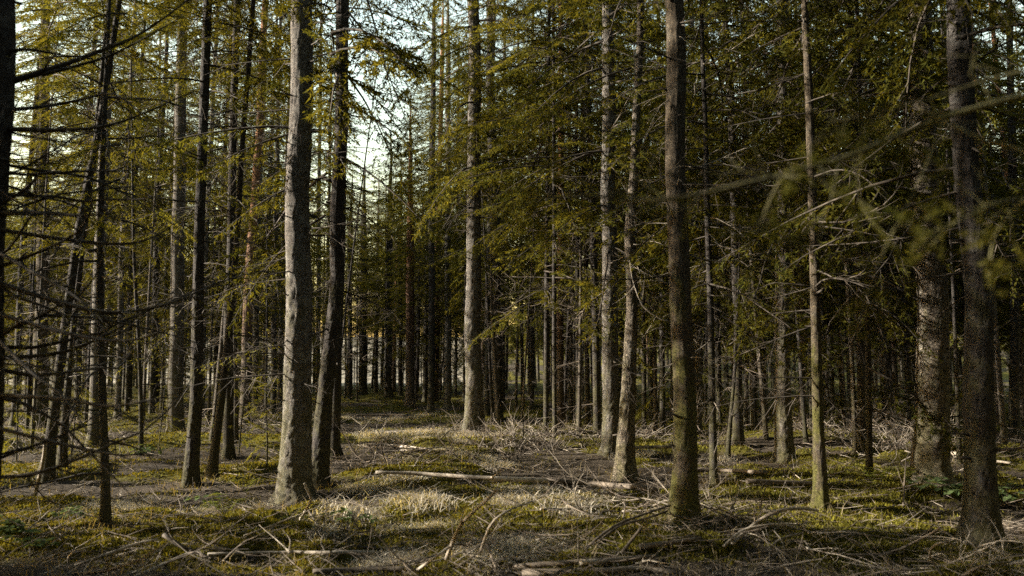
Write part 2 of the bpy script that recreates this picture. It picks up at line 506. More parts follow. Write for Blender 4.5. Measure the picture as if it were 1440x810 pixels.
def crown_mesh(name, zb, zt, R, n, seed, low=0, lowz=(2, 6), bare=0, mats=(None, None), sparse=0.0, LIB=LIB):
    """n boughs from zb up to the tip zt, 'low' thin boughs and 'bare' dead branches under them"""
    r = np.random.default_rng(seed)
    mb = MB()
    def put(arr, z, ln, base_l, az, pitch, roll=0.0):
        v, t, m = arr
        s = ln / base_l
        M = rot_z(az) @ rot_y(-pitch) @ rot_x(roll)
        vv = (v * s) @ M.T
        vv[:, 2] += z
        mb.v.append(vv.astype(np.float32)); mb.t.append(t + mb.n); mb.m.append(m); mb.n += len(v)
    az = r.random() * 6.28
    for k in range(n):
        u = (k + r.random()) / n
        z = zb + (zt - zb) * u
        prof = R * (1.0 - u) ** 0.72 * (0.55 + 0.45 * min(1, u * 4 + 0.4))
        ln = max(0.25, prof * (0.65 + 0.6 * r.random()))
        az += 2.4 + r.normal(0, 0.45)
        if r.random() < sparse: continue
        put(LIB[r.integers(len(LIB))], z, ln, 2.0, az, -0.30 + 0.75 * u + r.normal(0, 0.12), r.normal(0, 0.25))
    for k in range(low):
        put(LIB[(3 + 4 * r.integers(3)) % len(LIB)] if r.random() < 0.5 else LIB[r.integers(len(LIB))], lowz[0] + (lowz[1] - lowz[0]) * r.random(), R * (0.45 + 0.5 * r.random()), 2.0, r.random() * 6.28, r.normal(-0.25, 0.15), r.normal(0, 0.3))
    for k in range(bare):
        put(BARE[r.integers(len(BARE))], 1.2 + (zb - 1.0) * r.random(), 0.5 + 1.0 * r.random(), 1.5, r.random() * 6.28, r.normal(-0.1, 0.2), r.random() * 6)
    return mb.mesh(name, mats)

WM = (TWIG_DARK, NEEDLE)
CROWN = {
    'tall': [crown_mesh('crown_tall', 6.0, 19, 2.7, 115, 11 + k, 12, (3.2, 6.5), 16, WM) for k in range(3)],
    'high': [crown_mesh('crown_high', 8.5, 20, 2.4, 85, 21 + k, 8, (5, 9), 22, WM) for k in range(3)],
    'low': [crown_mesh('crown_low', 3.2, 15, 2.4, 110, 31 + k, 7, (1.6, 3.5), 10, WM) for k in range(2)],
    'thin': [crown_mesh('crown_thin', 4.0, 17, 2.4, 88, 41 + k, 12, (2.2, 5), 14, WM, 0.15) for k in range(2)],
    'dense': [crown_mesh('crown_dense', 4.0, 17, 2.4, 90, 61 + k, 6, (2.5, 5), 0, WM, 0.0, DENSE) for k in range(2)],
    'young': [crown_mesh('crown_young', 0.5, 4.4, 1.0, 44, 51 + k, 0, (0, 1), 0, (TWIG_DARK, NEEDLE_BRIGHT), 0.25) for k in range(2)],
}
HGT = {'tall': 19.0, 'high': 20.0, 'low': 15.0, 'thin': 17.0, 'dense': 17.0, 'young': 4.4}

def dead_branch_mesh(name, seed, L, r0, mat, curve=0.25, twigs=7):
    r = np.random.default_rng(seed); mb = MB()
    n = 9
    d = np.array((1.0, 0, r.normal(0, 0.15))); p = np.zeros(3); P = [p]
    bend = r.normal(0, curve, 2)
    for k in range(n - 1):
        d = unit(d + np.array((0, bend[0] * 0.35, bend[1] * 0.35 - 0.02)) + r.normal(0, 0.10, 3))
        p = p + d * L / (n - 1); P.append(p)
    P = np.array(P)
    v, t = tube(P, r0 * (1 - 0.85 * np.linspace(0, 1, n)), 5, rough=0.25, seed=seed); mb.add(v, t)
    for k in range(twigs):
        i0 = int(r.integers(1, n - 1)); o = P[i0]
        tn = unit(P[i0 + 1] - P[i0])
        d = unit(tn * (0.5 + r.random()) + r.normal(0, 0.6, 3))
        ln = L * (0.15 + 0.35 * r.random()); Q = [o]
        for q in range(4):
            d = unit(d + r.normal(0, 0.18, 3)); Q.append(Q[-1] + d * ln / 4)
        rr = r0 * 0.5 * (1 - 0.8 * i0 / n)
        v, t = tube(Q, rr * np.array((1, 0.85, 0.7, 0.5, 0.25)), 4, cap=False); mb.add(v, t)
        if r.random() < 0.5:
            d2 = unit(d + r.normal(0, 0.7, 3)); o2 = Q[2]
            v, t = tube([o2, o2 + d2 * ln * 0.25, o2 + d2 * ln * 0.5 + r.normal(0, 0.02, 3)], [rr * 0.55, rr * 0.4, rr * 0.15], 3, cap=False); mb.add(v, t)
    return mb.mesh(name, [mat])

DEAD_PALE = [dead_branch_mesh('dead_branch_pale', 200 + k, 1.0, 0.0085, TWIG_PALE, 0.35, 5) for k in range(7)]
DEAD_DARK = [dead_branch_mesh('dead_branch_dark', 220 + k, 1.0, 0.010, TWIG_DARK, 0.25, 6) for k in range(7)]
DEAD_BROWN = [dead_branch_mesh('dead_branch_brown', 240 + k, 1.0, 0.009, TWIG_BROWN, 0.3, 6) for k in range(6)]
STUB = []
for k in range(3):
    r = np.random.default_rng(260 + k)
    v, t = tube(smooth_path([(0, 0, 0), (0.05, 0, 0.01), (0.10, r.normal(0, 0.01), r.normal(0, 0.02))], 4), [0.012, 0.010, 0.009, 0.004], 5)
    mb = MB(); mb.add(v, t); STUB.append(mb.mesh('branch_stub', [TWIG_DARK]))

# ------------------------------------------------------------------ trees read off the photograph
TREES = []
def tree(name, label, pts, mat, H=18.0, crown='tall', cz=1.0, dead=0, stubs=0, dead_kind='dark', dz=(0.8, 5.5), depth=None, cs=1.0, sides=14, seed=None, group=None, fine=False, crown_rot=None, cat='tree', dlen=(0.5, 1.3), daz=None, cz0=0.0):
    """pts: (photo x, photo y, width in photo px) from the foot upwards; the first stands on the ground"""
    seed = len(TREES) + 300 if seed is None else seed
    r = np.random.default_rng(seed)
    bx, by, bw = pts[0]
    base = on_ground(bx, by) if depth is None else at_depth(bx, by, depth)
    if depth is not None: base[2] = gh(base[0], base[1])
    Yd = base[1]
    root = thing(name, label, cat, base.tolist(), group)
    ca = math.cos(math.atan((bx - 720) / F))              # a round stem looks wider off axis
    P = [np.zeros(3)]; W = [bw * ca * Yd / F / 2]
    for (x, y, w) in pts[1:]:
        q = at_depth(x, y, Yd) - base
        P.append(q); W.append(w * ca * Yd / F / 2)
    P = np.array(P); W = np.array(W)
    if P[-1][2] > H:                                  # the top of the tree is below the last point
        kk = int(np.argmax(P[:, 2] > H)); f = (H - P[kk - 1][2]) / (P[kk][2] - P[kk - 1][2])
        P = np.concatenate((P[:kk], [P[kk - 1] + (P[kk] - P[kk - 1]) * f])); W = np.concatenate((W[:kk], [0.012]))
    elif P[-1][2] < H:                                  # carry on upwards beyond the frame
        d = unit(P[-1] - P[-2]); d = unit(d * 0.6 + np.array((0, 0, 0.4)))
        rest = H - P[-1][2]
        P = np.concatenate((P, [P[-1] + d * rest * 0.5, P[-1] + d * rest])); W = np.concatenate((W, [W[-1] * 0.6, 0.012]))
    P = np.concatenate((P[:1] - np.array((0, 0, 0.25)), P)); W = np.concatenate((W[:1] * 1.05, W))
    nr = int(max(24, H * (11 if fine else 3.2)))
    zz = P[0][2] + (P[-1][2] - P[0][2]) * np.linspace(0, 1, nr) ** (1.7 if fine else 1.1)
    path = np.stack((np.interp(zz, P[:, 2], P[:, 0]), np.interp(zz, P[:, 2], P[:, 1]), zz), 1)
    rad = np.interp(zz, P[:, 2], W)
    ker = np.ones(5) / 5                                  # round the kinks
    for c in (0, 1):
        path[:, c] = np.convolve(np.pad(path[:, c], 2, 'edge'), ker, 'valid')
    wob = (0.35 if fine else 0.25) * W[1]
    path[:, 0] += wob * vnoise(zz * 1.0, zz * 0 + seed, 1.1, 1) * 1.2
    path[:, 1] += wob * vnoise(zz * 1.0, zz * 0 + seed + 9, 1.1, 2) * 1.2
    rad = rad * (1 + 0.28 * np.exp(-np.clip(zz, 0, 9) / 0.12) * (1 if bw * Yd / F > 0.12 else 0.3))
    v, t = tube(path, rad, 44 if fine else sides, rough=0.12 if fine else 0.10, seed=seed, roots=(np.clip(zz, -0.1, 9), W[1]))
    # buttressing towards the roots
    mb = MB(); mb.add(v, t)
    obj('trunk', mb.mesh('trunk', [mat]), root)
    lib = {'dark': DEAD_DARK, 'pale': DEAD_PALE, 'brown': DEAD_BROWN}[dead_kind]
    for k in range(dead):
        z = dz[0] + (dz[1] - dz[0]) * r.random()
        c = [np.interp(z, zz, path[:, 0]), np.interp(z, zz, path[:, 1])]; rr = np.interp(z, zz, rad) * 0.85
        a = r.random() * 6.28 if daz is None else r.uniform(*daz)
        s = r.uniform(*dlen)
        obj('dead_branch', lib[r.integers(len(lib))], root, (c[0] + math.cos(a) * rr, c[1] + math.sin(a) * rr, z), (r.random() * 6.28, r.normal(0.05, 0.25), a), (s, s, s))
    for k in range(stubs):
        z = 0.5 + 5.5 * r.random(); a = r.random() * 6.28
        c = [np.interp(z, zz, path[:, 0]), np.interp(z, zz, path[:, 1])]; rr = np.interp(z, zz, rad) * 0.85
        s = 0.5 + r.random()
        obj('branch_stub', STUB[r.integers(3)], root, (c[0] + math.cos(a) * rr, c[1] + math.sin(a) * rr, z), (r.random() * 6.28, r.normal(0, 0.3), a), (s, s, s))
    if crown:
        lib = CROWN[crown]
        me = lib[r.integers(len(lib))]
        s = H / HGT[crown]
        lean = math.atan2(path[-1][0] - path[2][0], zz[-1] - zz[2])
        obj('crown', me, root, (float(path[2][0]), 0, cz0), (0, lean, r.random() * 6.28 if crown_rot is None else crown_rot), (cs, cs, s * cz))
    TREES.append(root)
    return root

SP, YS = 'spruce_tree', 'young_spruce'
# the foreground
tree(SP, 'thick grey spruce, the one with the lower stem darkest and left half sunlit', [(419, 703, 47), (418, 560, 39), (420, 330, 35), (427, 0, 31)], BARK_PALE, 19, 'high', dead=9, stubs=26, dz=(0.5, 5.8), fine=True, dlen=(0.3, 1.0))
tree(SP, 'mossy brown spruce with curled pale twigs round its foot', [(960, 738, 42), (962, 640, 33), (957, 380, 30), (948, 0, 27)], BARK_MOSS, 18, 'high', dead=22, stubs=20, dead_kind='pale', dz=(0.1, 5.0), fine=True, dlen=(0.35, 1.0))
tree(SP, 'pale trunk standing alone in the sunny gap behind the fallen pole', [(666, 607, 28), (666, 520, 23), (667, 300, 20), (667, 0, 16)], BARK_PALE, 20, 'low', cs=1.15, cz0=2.2, dead=10, stubs=16, dz=(2.5, 6), fine=True, dlen=(0.6, 1.6))
tree(SP, 'straight pale trunk touching the kinked pine beside it', [(861, 640, 26), (858, 520, 23), (857, 300, 21), (855, 0, 17)], BARK_PALE, 19, 'tall', dead=12, stubs=14, dz=(1.5, 7), fine=True, dead_kind='pale')
tree('pine_tree', 'slender kinked pine with pale flaky stem beside straight pale trunk', [(878, 672, 30), (880, 600, 23), (886, 430, 16), (886, 330, 15), (894, 230, 12), (897, 120, 11), (903, 0, 9)], BARK_PLATE, 17, 'high', dead=10, stubs=6, dz=(1.0, 6), fine=True, dead_kind='pale')
tree(SP, 'dark leaning spruce crossing close behind the thick grey spruce', [(444, 685, 30), (456, 560, 22), (472, 400, 20), (479, 200, 19), (482, 0, 18)], BARK_DARK, 18, 'thin', dead=10, stubs=12, fine=True, dz=(1.5, 6))
tree(SP, 'thin dark spruce upright between the leaning spruce and the sunny gap', [(470, 645, 17), (473, 500, 14), (478, 380, 13), (484, 120, 10)], BARK_DARK, 15, 'high', dead=8, stubs=6)
tree(SP, 'straight dark spruce whose foot stands by mossy hummock and thin dead stalk', [(270, 682, 22), (275, 560, 18), (281, 330, 15), (293, 0, 13)], BARK_DARK, 17, 'high', dead=16, stubs=12, dz=(1.0, 6), fine=True)
tree(SP, 'dark upright spruce crossed low down by a slanting thin one', [(320, 645, 16), (321, 520, 14), (325, 300, 12), (333, 0, 10)], BARK_DARK, 16, 'high', dead=12, stubs=8)
tree(SP, 'thin slanting spruce leaning across the dark upright one', [(296, 672, 15), (312, 560, 11), (328, 400, 9), (343, 180, 8), (356, 0, 7)], BARK_DARK, 14, 'high', cs=0.75, dead=10, stubs=5)
tree(SP, 'stout dark trunk standing on bright moss behind the straight dark spruce', [(246, 614, 26), (248, 500, 21), (252, 250, 18), (258, 0, 14)], BARK_MID, 18, 'high', dead=12, stubs=8, cz0=0)
tree('pine_tree', 'reddish pine rising behind the two crossing dark spruces', [(344, 598, 16), (350, 400, 14), (361, 250, 12), (372, 40, 10)], BARK_PINE, 20, 'high', dead=4, stubs=4)
tree(SP, 'thin bent young spruce stem in front of the sunlit bare trunk', [(151, 738, 17), (147, 650, 12), (142, 480, 11), (141, 320, 10), (146, 190, 8)], BARK_DARK, 6.0, 'young', cz=0.9, dead=16, stubs=8, dz=(0.4, 4.5), cz0=2.2)
tree(SP, 'sunlit bare trunk behind the thin bent young stem', [(133, 628, 20), (138, 450, 18), (144, 250, 17), (157, 0, 15)], BARK_PALE, 18, 'high', dead=8, stubs=8)
tree(SP, 'leaning dark trunk next to a white peeled stick', [(66, 668, 20), (78, 560, 15), (100, 400, 13), (120, 270, 12), (138, 190, 11)], BARK_DARK, 12, 'high', cs=0.6, dead=14, stubs=6)
tree(SP, 'thinner leaning dark trunk close behind another leaning trunk', [(86, 658, 14), (95, 540, 11), (112, 380, 9), (132, 220, 8)], BARK_DARK, 11, 'high', cs=0.6, dead=12, stubs=6)
tree(SP, 'yellowish mossy trunk against the white sky beside the forked boughs', [(56, 605, 24), (59, 450, 20), (62, 200, 17), (64, 0, 14)], BARK_MOSS, 18, 'high', dead=10, stubs=6)
tree(SP, 'slim short dead spruce behind the bent young stem', [(199, 640, 8), (197, 520, 6), (188, 360, 5)], BARK_DARK, 7, None, dead=12, dz=(0.8, 6))
# right half
tree(SP, 'thin dark pole of a spruce next to the mossy brown one', [(1004, 682, 12), (1002, 560, 10), (996, 330, 8), (988, 60, 6)], BARK_DARK, 12, 'thin', dead=16, stubs=4, dead_kind='pale')
tree(SP, 'crooked dark spruce with a slight bend high up', [(1038, 628, 16), (1037, 480, 12), (1033, 300, 11), (1028, 110, 11), (1018, 20, 9)], BARK_DARK, 17, 'thin', dead=16, stubs=6, dead_kind='brown')
tree(SP, 'slanting thin sapling stem at the foot of the crooked dark spruce', [(1022, 643, 7), (1030, 560, 5), (1036, 480, 4)], BARK_DARK, 4.5, None, dead=6, dz=(0.5, 4))
tree(SP, 'straight spruce with pale streak and flared foot on mossy bank', [(1102, 650, 28), (1102, 540, 22), (1103, 300, 20), (1101, 0, 17)], BARK_MID, 19, 'low', cs=1.2, cz0=1.5, dead=18, stubs=10, fine=True, dead_kind='brown')
tree(SP, 'greenish slim spruce standing behind arching dead branches', [(1154, 714, 22), (1152, 600, 16), (1147, 380, 14), (1137, 120, 12), (1131, 0, 10)], BARK_MOSS, 16, 'high', dead=14, stubs=10, fine=True)
tree(SP, 'narrow golden stem leaning against a darker trunk', [(1203, 640, 8), (1199, 520, 7), (1191, 380, 6), (1184, 300, 6)], BARK_PLATE, 9, None, dead=6)
tree(SP, 'darker trunk behind the narrow golden stem', [(1212, 640, 15), (1210, 480, 12), (1203, 200, 10)], BARK_DARK, 17, 'tall', dead=10)
tree(SP, 'thin dark stem over fern-covered moss', [(1222, 672, 11), (1222, 560, 9), (1218, 380, 8), (1212, 200, 7)], BARK_DARK, 13, 'low', dead=14)
tree(SP, 'broad rough-barked trunk with scaly sunlit edge', [(1313, 682, 58), (1312, 600, 49), (1309, 400, 44), (1303, 200, 39), (1296, 0, 35)], BARK_PLATE, 20, 'low', cs=1.35, cz0=0.8, dead=10, stubs=14, fine=True)
tree(SP, 'broad shaded trunk with mossy flank near tangled twigs', [(1384, 766, 56), (1380, 680, 47), (1372, 450, 42), (1362, 250, 38), (1350, 0, 36)], BARK_DARK, 18, 'low', cs=1.3, cz0=1.0, dead=10, stubs=14, fine=True)
tree(SP, 'dark trunk behind the broad shaded mossy trunk', [(1427, 612, 16), (1426, 450, 14), (1424, 200, 12)], BARK_DARK, 18, 'tall', dead=8)
tree(SP, 'thin dead pole between the two broad trunks', [(1349, 655, 8), (1346, 560, 6), (1340, 400, 5)], BARK_DARK, 8, None, dead=10)

# mid-distance row behind the sunny gap
ROW = [
    (490, 556, 6, 0, 'slim'), (510, 555, 11, 0, 'stout'), (528, 553, 5, 0, 'slim'), (545, 558, 10, 0, 'stout'), (563, 556, 6, 0, 'slim'),
    (577, 570, 12, 1, 'red'), (598, 566, 7, 0, 'slim'), (606, 581, 9, 0, 'stout'), (613, 566, 8, 1, 'red'), (630, 573, 9, 2, 'pale'),
    (641, 560, 4, 0, 'slim'), (653, 563, 5, 0, 'slim'), (685, 586, 9, 0, 'stout'), (699, 591, 15, 0, 'stout'), (707, 578, 6, 0, 'slim'),
    (735, 572, 5, 0, 'slim'), (748, 575, 6, 0, 'slim'), (768, 616, 7, 0, 'slim'), (780, 620, 6, 0, 'slim'), (788, 606, 10, 1, 'red'),
    (803, 590, 6, 0, 'slim'), (813, 606, 6, 0, 'slim'), (826, 596, 7, 0, 'slim'), (840, 613, 10, 0, 'stout'), (906, 608, 6, 0, 'slim'),
    (917, 590, 7, 0, 'slim'), (932, 600, 7, 0, 'slim'), (983, 612, 9, 2, 'pale'), (1012, 600, 8, 0, 'slim'), (1060, 600, 9, 0, 'stout'),
    (1075, 590, 7, 0, 'slim'), (1130, 605, 8, 1, 'red'), (1142, 598, 7, 0, 'slim'), (1170, 600, 9, 0, 'stout'), (1185, 590, 6, 0, 'slim'),
    (1245, 600, 8, 0, 'slim'), (1258, 595, 8, 1, 'red'), (1278, 605, 8, 0, 'slim'), (1362, 600, 8, 0, 'slim'), (1402, 598, 8, 1, 'red'), (1438, 596, 10, 1, 'red'),
    (20, 600, 10, 0, 'stout'), (40, 585, 7, 0, 'slim'), (108, 590, 9, 0, 'stout'), (165, 590, 9, 2, 'pale'), (178, 583, 7, 0, 'slim'),
    (213, 585, 8, 0, 'slim'), (228, 578, 6, 2, 'pale'), (283, 585, 8, 2, 'pale'), (302, 580, 7, 0, 'slim'), (358, 580, 8, 2, 'pale'),
    (371, 575, 6, 2, 'pale'), (384, 585, 7, 0, 'slim'), (393, 570, 7, 2, 'pale'), (447, 565, 6, 2, 'pale'), (459, 562, 5, 0, 'slim'),
]
LAB = {
    'slim': ('slender dark spruce among the crowded trunks beyond the sunny gap', 'slender dark spruces beyond the gap', BARK_DARK),
    'stout': ('stouter dark spruce among the crowded trunks beyond the sunny gap', 'stouter dark spruces beyond the gap', BARK_DARK),
    'red': ('reddish-stemmed pine among the dark trunks beyond the sunny gap', 'reddish pines beyond the gap', BARK_PINE),
    'pale': ('slim pale sunlit trunk among the darker trunks beyond the sunny gap', 'pale trunks beyond the gap', BARK_PALE),
}
SKY_GAP = [(486, 566), (-60, 45)]       # photo columns where the sky shows through
def in_gap(px, pad=0):
    return any(a - pad < px < b + pad for a, b in SKY_GAP)

ZONES = [(115, 'behind the leaning dark trunks'), (300, 'around the stout dark trunk'), (470, 'behind the thick grey spruce'), (590, 'beyond the far thin log'),
         (672, 'just behind the lone pale trunk'), (800, 'past the low pale heap of twigs'), (900, 'behind the straight pale trunk'),
         (1050, 'behind the mossy brown spruce'), (1165, 'behind the straight flared spruce'), (1300, 'behind the narrow golden stem'), (9999, 'behind the two broad trunks')]
def zone(px):
    return [z for lim, z in ZONES if px < lim][0]
for k, (x, y, w, kind, key) in enumerate(ROW):
    lab, grp, mat = LAB[key]
    lab = lab.split(' among')[0] + ' ' + zone(x)
    grp = grp.replace('beyond the gap', zone(x))
    r = np.random.default_rng(900 + k)
    top = 720 + (x - 720) * 0.955 + r.normal(0, 5)
    H = 15 + 4 * r.random()
    ck = ('high', 'tall', 'tall', 'high')[k % 4] if 580 < x < 850 else ('low', 'tall', 'tall', 'low')[k % 4] if x > 580 else ('thin', 'tall', 'thin', 'high')[k % 4]
    cs = 0.95 + 0.25 * r.random()
    if in_gap(x, 18): H = 11.5 + 1.5 * r.random(); ck = 'high'; cs = 1.1
    tree('pine_tree' if key == 'red' else SP, lab, [(x, y, w * 1.1), (x + (top - x) * 0.3, 350, w), (top, 60, w * 0.75)], mat, H, ck, cs=cs, sides=10, group=grp)

# ------------------------------------------------------------------ the crowd of trees further in, and the ones around the camera
TRK = {}
def trunk_variant(mat, k):
    key = (mat.name, k)
    if key not in TRK:
        r = np.random.default_rng(500 + k)
        zz = np.linspace(-0.3, 18, 40)
        path = np.stack((0.10 * np.sin(zz * 0.35 + k) * zz / 12 + 0.03 * vnoise(zz, zz * 0 + k, 1.5, 3), 0.08 * np.cos(zz * 0.3 + 2 * k) * zz / 12, zz), 1)
        rad = 0.5 * (1 - 0.93 * np.clip(zz, 0, 18) / 18) * (1 + 0.3 * np.exp(-np.clip(zz, 0, 9) / 0.3))
        # unit diameter, scaled per tree in x and y
        P2 = path.copy(); P2[:, :2] *= 4
        v, t = tube(P2, rad, 10, rough=0.1, seed=k)
        mb = MB(); mb.add(v, t); TRK[key] = mb.mesh('trunk', [mat])
    return TRK[key]

def px_of(x, y):
    return 720 + F * x / max(y * math.cos(PITCH), 0.1)

def fill_tree(x, y, dia, H, ck, mat, label, group, cs=1.0, sink=0.05, name=None):
    r = np.random.default_rng(int(abs(x) * 1000 + abs(y) * 77) % 100000)
    root = thing(name or ('pine_tree' if mat is BARK_PINE else SP), label, 'tree', (x, y, gh(x, y) - sink), group)
    root.rotation_euler = (r.normal(0, 0.012), r.normal(0, 0.015), 0)
    k = int(r.integers(4))
    obj('trunk', trunk_variant(mat, k), root, (0, 0, 0), (0, 0, r.random() * 6.28), (dia, dia, H / 18))
    lib = CROWN[ck]
    obj('crown', lib[r.integers(len(lib))], root, (0, 0, 0), (0, 0, r.random() * 6.28), (cs, cs, H / HGT[ck]))
    return root

placed = [np.array(t.location[:2]) for t in TREES]
def free(x, y, dmin):
    return all((p[0] - x) ** 2 + (p[1] - y) ** 2 > dmin * dmin for p in placed)

n_fill = 0
rf = np.random.default_rng(77)
cand = []
for yy in np.arange(23, 66, 2.6):
    for xx in np.arange(-0.66 * yy - 4, 0.66 * yy + 4, 2.6):
        cand.append((xx + rf.normal(0, 0.6), yy + rf.normal(0, 0.6)))
for (x, y) in cand:
    px = px_of(x, y)
    keep = 0.78
    if px < 640 and y > 44: keep = 0.6
    if 440 < px < 640: keep = 0.55 if y > 30 else 0.25 if px > 480 else 0.0
    if px < 440: keep = 0.85
    if in_gap(px, 20) and y > 30: keep = 0.6
    if rf.random() > keep * (0.55 if px > 700 and y > 50 else 1) or not free(x, y, 1.3): continue
    if y < 27 and 560 < px < 860: continue
    u = rf.random()
    mat = BARK_PINE if u < 0.2 else BARK_PALE if u < 0.4 and px < 640 else BARK_MID if u < 0.6 else BARK_DARK
    H = 15 + 4.5 * rf.random(); cs = 0.8 + 0.3 * rf.random()
    ck = ('tall', 'high', 'thin', 'tall', 'low')[int(rf.integers(5))] if px > 640 else ('thin', 'high', 'tall', 'thin', 'low')[int(rf.integers(4 + (y > 38)))]
    if px > 880 and y < 42 and rf.random() < 0.55: ck = 'dense'; cs = 1.15
    if in_gap(px, 30 + 1500 / y * 0.6): H = 1.5 + y * (0.22 + 0.05 * rf.random()); ck = ('tall', 'high')[int(rf.integers(2))]; cs = 1.1
    dia = 0.11 + 0.15 * rf.random()
    word = ('slender ' if dia < 0.18 else 'sturdy ') + {'bark_pine': 'reddish pine', 'bark_pale': 'pale spruce', 'bark_mid': 'brown spruce', 'bark_dark': 'dark spruce'}[mat.name]
    place = ('far back in the wood ' if y > 42 else 'deep in the wood ') + zone(px)
    lab = word + ' ' + place; grp = word + 's ' + place
    fill_tree(x, y, dia, H, ck, mat, lab, grp, cs)
    placed.append(np.array((x, y))); n_fill += 1

bare_lib = []
for k in range(3):
    rr_ = np.random.default_rng(620 + k); mb = MB()
    for q in range(34):
        v, t, m = BARE[int(rr_.integers(len(BARE)))]
        vv = (v * rr_.uniform(.3, .9)) @ (rot_z(rr_.random() * 6.28) @ rot_y(rr_.normal(0.1, .25)) @ rot_x(rr_.random() * 6)).T
        vv[:, 2] += 0.8 + 8.5 * rr_.random(); mb.add(vv, t)
    bare_lib.append(mb.mesh('dead_twigs', [TWIG_BROWN]))
rp = np.random.default_rng(55)
n_pole = 0
while n_pole < 122:
    px = rp.uniform(660, 1450) if n_pole < 70 else rp.uniform(0, 470) if n_pole < 95 else rp.uniform(484, 655); y = rp.uniform(14, 34) if n_pole < 95 else rp.uniform(32, 56)
    x = (px - 720) / F * y
    if not free(x, y, 0.5) or any(abs(px - q) < w_ for q, w_ in ((666, 26), (860, 24), (885, 22), (960, 26), (1102, 18), (418, 30))): continue
    root = thing('dead_tree', 'thin dead leafless pole ' + zone(px), 'tree', (x, y, gh(x, y) - 0.05), 'thin dead poles ' + zone(px))
    root.rotation_euler = (rp.normal(0, .02), rp.normal(0, .035), 0)
    d_ = rp.uniform(.055, .12); h_ = rp.uniform(7, 12)
    obj('trunk', trunk_variant((BARK_DARK, BARK_MID, BARK_PLATE)[int(rp.integers(3))], int(rp.integers(4))), root, (0, 0, 0), (0, 0, rp.random() * 6.28), (d_, d_, h_ / 18))
    obj('dead_twigs', bare_lib[int(rp.integers(3))], root, (0, 0, 0), (0, 0, rp.random() * 6.28), (1, 1, h_ / 10))['kind'] = 'stuff'
    placed.append(np.array((x, y))); n_pole += 1
for k in range(28):
    px = -10 + k * 24.5 + rp.normal(0, 8); y = rp.uniform(30, 48) if px < 440 else rp.uniform(48, 60); x = (px - 720) / F * y
    fill_tree(x, y, 0.08, rp.uniform(4, 6.5), 'low', BARK_DARK, 'low bushy young spruce filling the gaps ' + zone(px), 'low bushy young spruces ' + zone(px), 0.75, name='young_spruce')

# trees on the far side of the meadow
rt = np.random.default_rng(5)
n_far = 0
for k in range(34):
    y = 150 + 60 * rt.random(); px = -20 + k * 22 + rt.normal(0, 6)
    x = (px - 720) / F * y
    H = 13 + 5 * rt.random()
    if in_gap(px, 5): H = 9
    fill_tree(x, y, 0.3, H, 'low', BARK_DARK, 'small distant tree on the far side of the pale meadow', 'distant trees across the meadow', 1.5, name='distant_tree'); n_far += 1

for k in range(44):
    px = 700 + k * 17 + rt.normal(0, 6); y = 70 + 26 * rt.random()
    fill_tree((px - 720) / F * y, y, 0.3, 12 + 5 * rt.random(), 'dense', BARK_DARK, 'dark distant tree closing off the dim depths of the forest', 'distant trees closing the dim forest', 1.3, name='distant_tree'); n_far += 1

# unseen trees added outside the view to shade it
ro = np.random.default_rng(31)
n_out = 0
LEFT_OPEN = [(1.4, 2.2), (6.3, 9.3), (10.2, 11.4), (12.8, 13.8), (16.5, 20.5)]     # rows the low sun comes in through
def outside(x, y, ck, cs, H, dmin=1.5):
    global n_out
    if math.hypot(x, y) < 2.6 or not free(x, y, dmin): return
    fill_tree(x, y, 0.22 + 0.12 * ro.random(), H, ck, BARK_DARK, 'dark unseen spruce added around the viewpoint to shade the forest', 'spruces around the viewpoint', cs)
    placed.append(np.array((x, y))); n_out += 1
for yy in np.arange(-24, 30, 4.2):                       # big trees behind and to the right
    for xx in np.arange(-24, 30, 4.2):
        x = xx + ro.normal(0, 0.8); y = yy + ro.normal(0, 0.8)
        if y > -2.5 and x < 0.66 * max(y, 0) + 4.0: continue
        if x < -12 and y > -6: continue
        outside(x, y, 'dense', 1.45 + 0.3 * ro.random(), 18 + 4 * ro.random(), 2.5)
for yy in np.arange(0.5, 40, 2.7):                       # the thinner side the sun comes from
    for xx in np.arange(-30, -3, 2.7):
        x = xx + ro.normal(0, 0.6); y = yy + ro.normal(0, 0.6)
        if x > -(0.66 * max(y, 0) + 2.0): continue
        c = y + x * math.tan(SUN_AZ)                     # which sun ray it stands in
        if any(a - 0.6 < c < b + 0.6 for a, b in LEFT_OPEN): continue
        if c < 7.8:
            if ro.random() < 0.6: outside(x, y, ('dense', 'low', 'dense')[int(ro.integers(3))], 1.1, 16 + 3 * ro.random())
        elif ro.random() < (0.30 if y < 23 else 0.05): outside(x, y, 'high', 1.0, 17 + 3 * ro.random())

for (x, y, h) in ((-7.2, 8.95, 3.0),):     # unseen young spruce added to shade the foot of the thick grey spruce
    fill_tree(x, y, 0.06, h, 'dense', BARK_DARK, 'young dense unseen spruce added to shade the thick grey spruce', 'young spruces around the viewpoint', 0.32)
fill_tree(-6.4, 7.15, 0.16, 15, 'tall', BARK_DARK, 'dark unseen spruce added around the viewpoint to shade the forest', 'spruces around the viewpoint', 0.42)  # unseen tree added to dapple the sun on the mossy brown spruce
for (x, y, w_) in ((-8.0, 9.6, 0.3), (-9.5, 6.85, 0.4)):  # unseen trees added to keep sun off the leaning and broad shaded trunks
    fill_tree(x, y, 0.16, 15, 'tall', BARK_DARK, 'dark unseen spruce added around the viewpoint to shade the forest', 'spruces around the viewpoint', w_)
print('TREES', len(TREES), 'fill', n_fill, 'far', n_far, 'out', n_out)
#SECTION2
# ------------------------------------------------------------------ boughs that reach into the picture from trees at its edges
def px_path(pts, n=14):
    """(photo x, photo y, depth in metres) control points"""
    return smooth_path([at_depth(x, y, d) for x, y, d in pts], n)

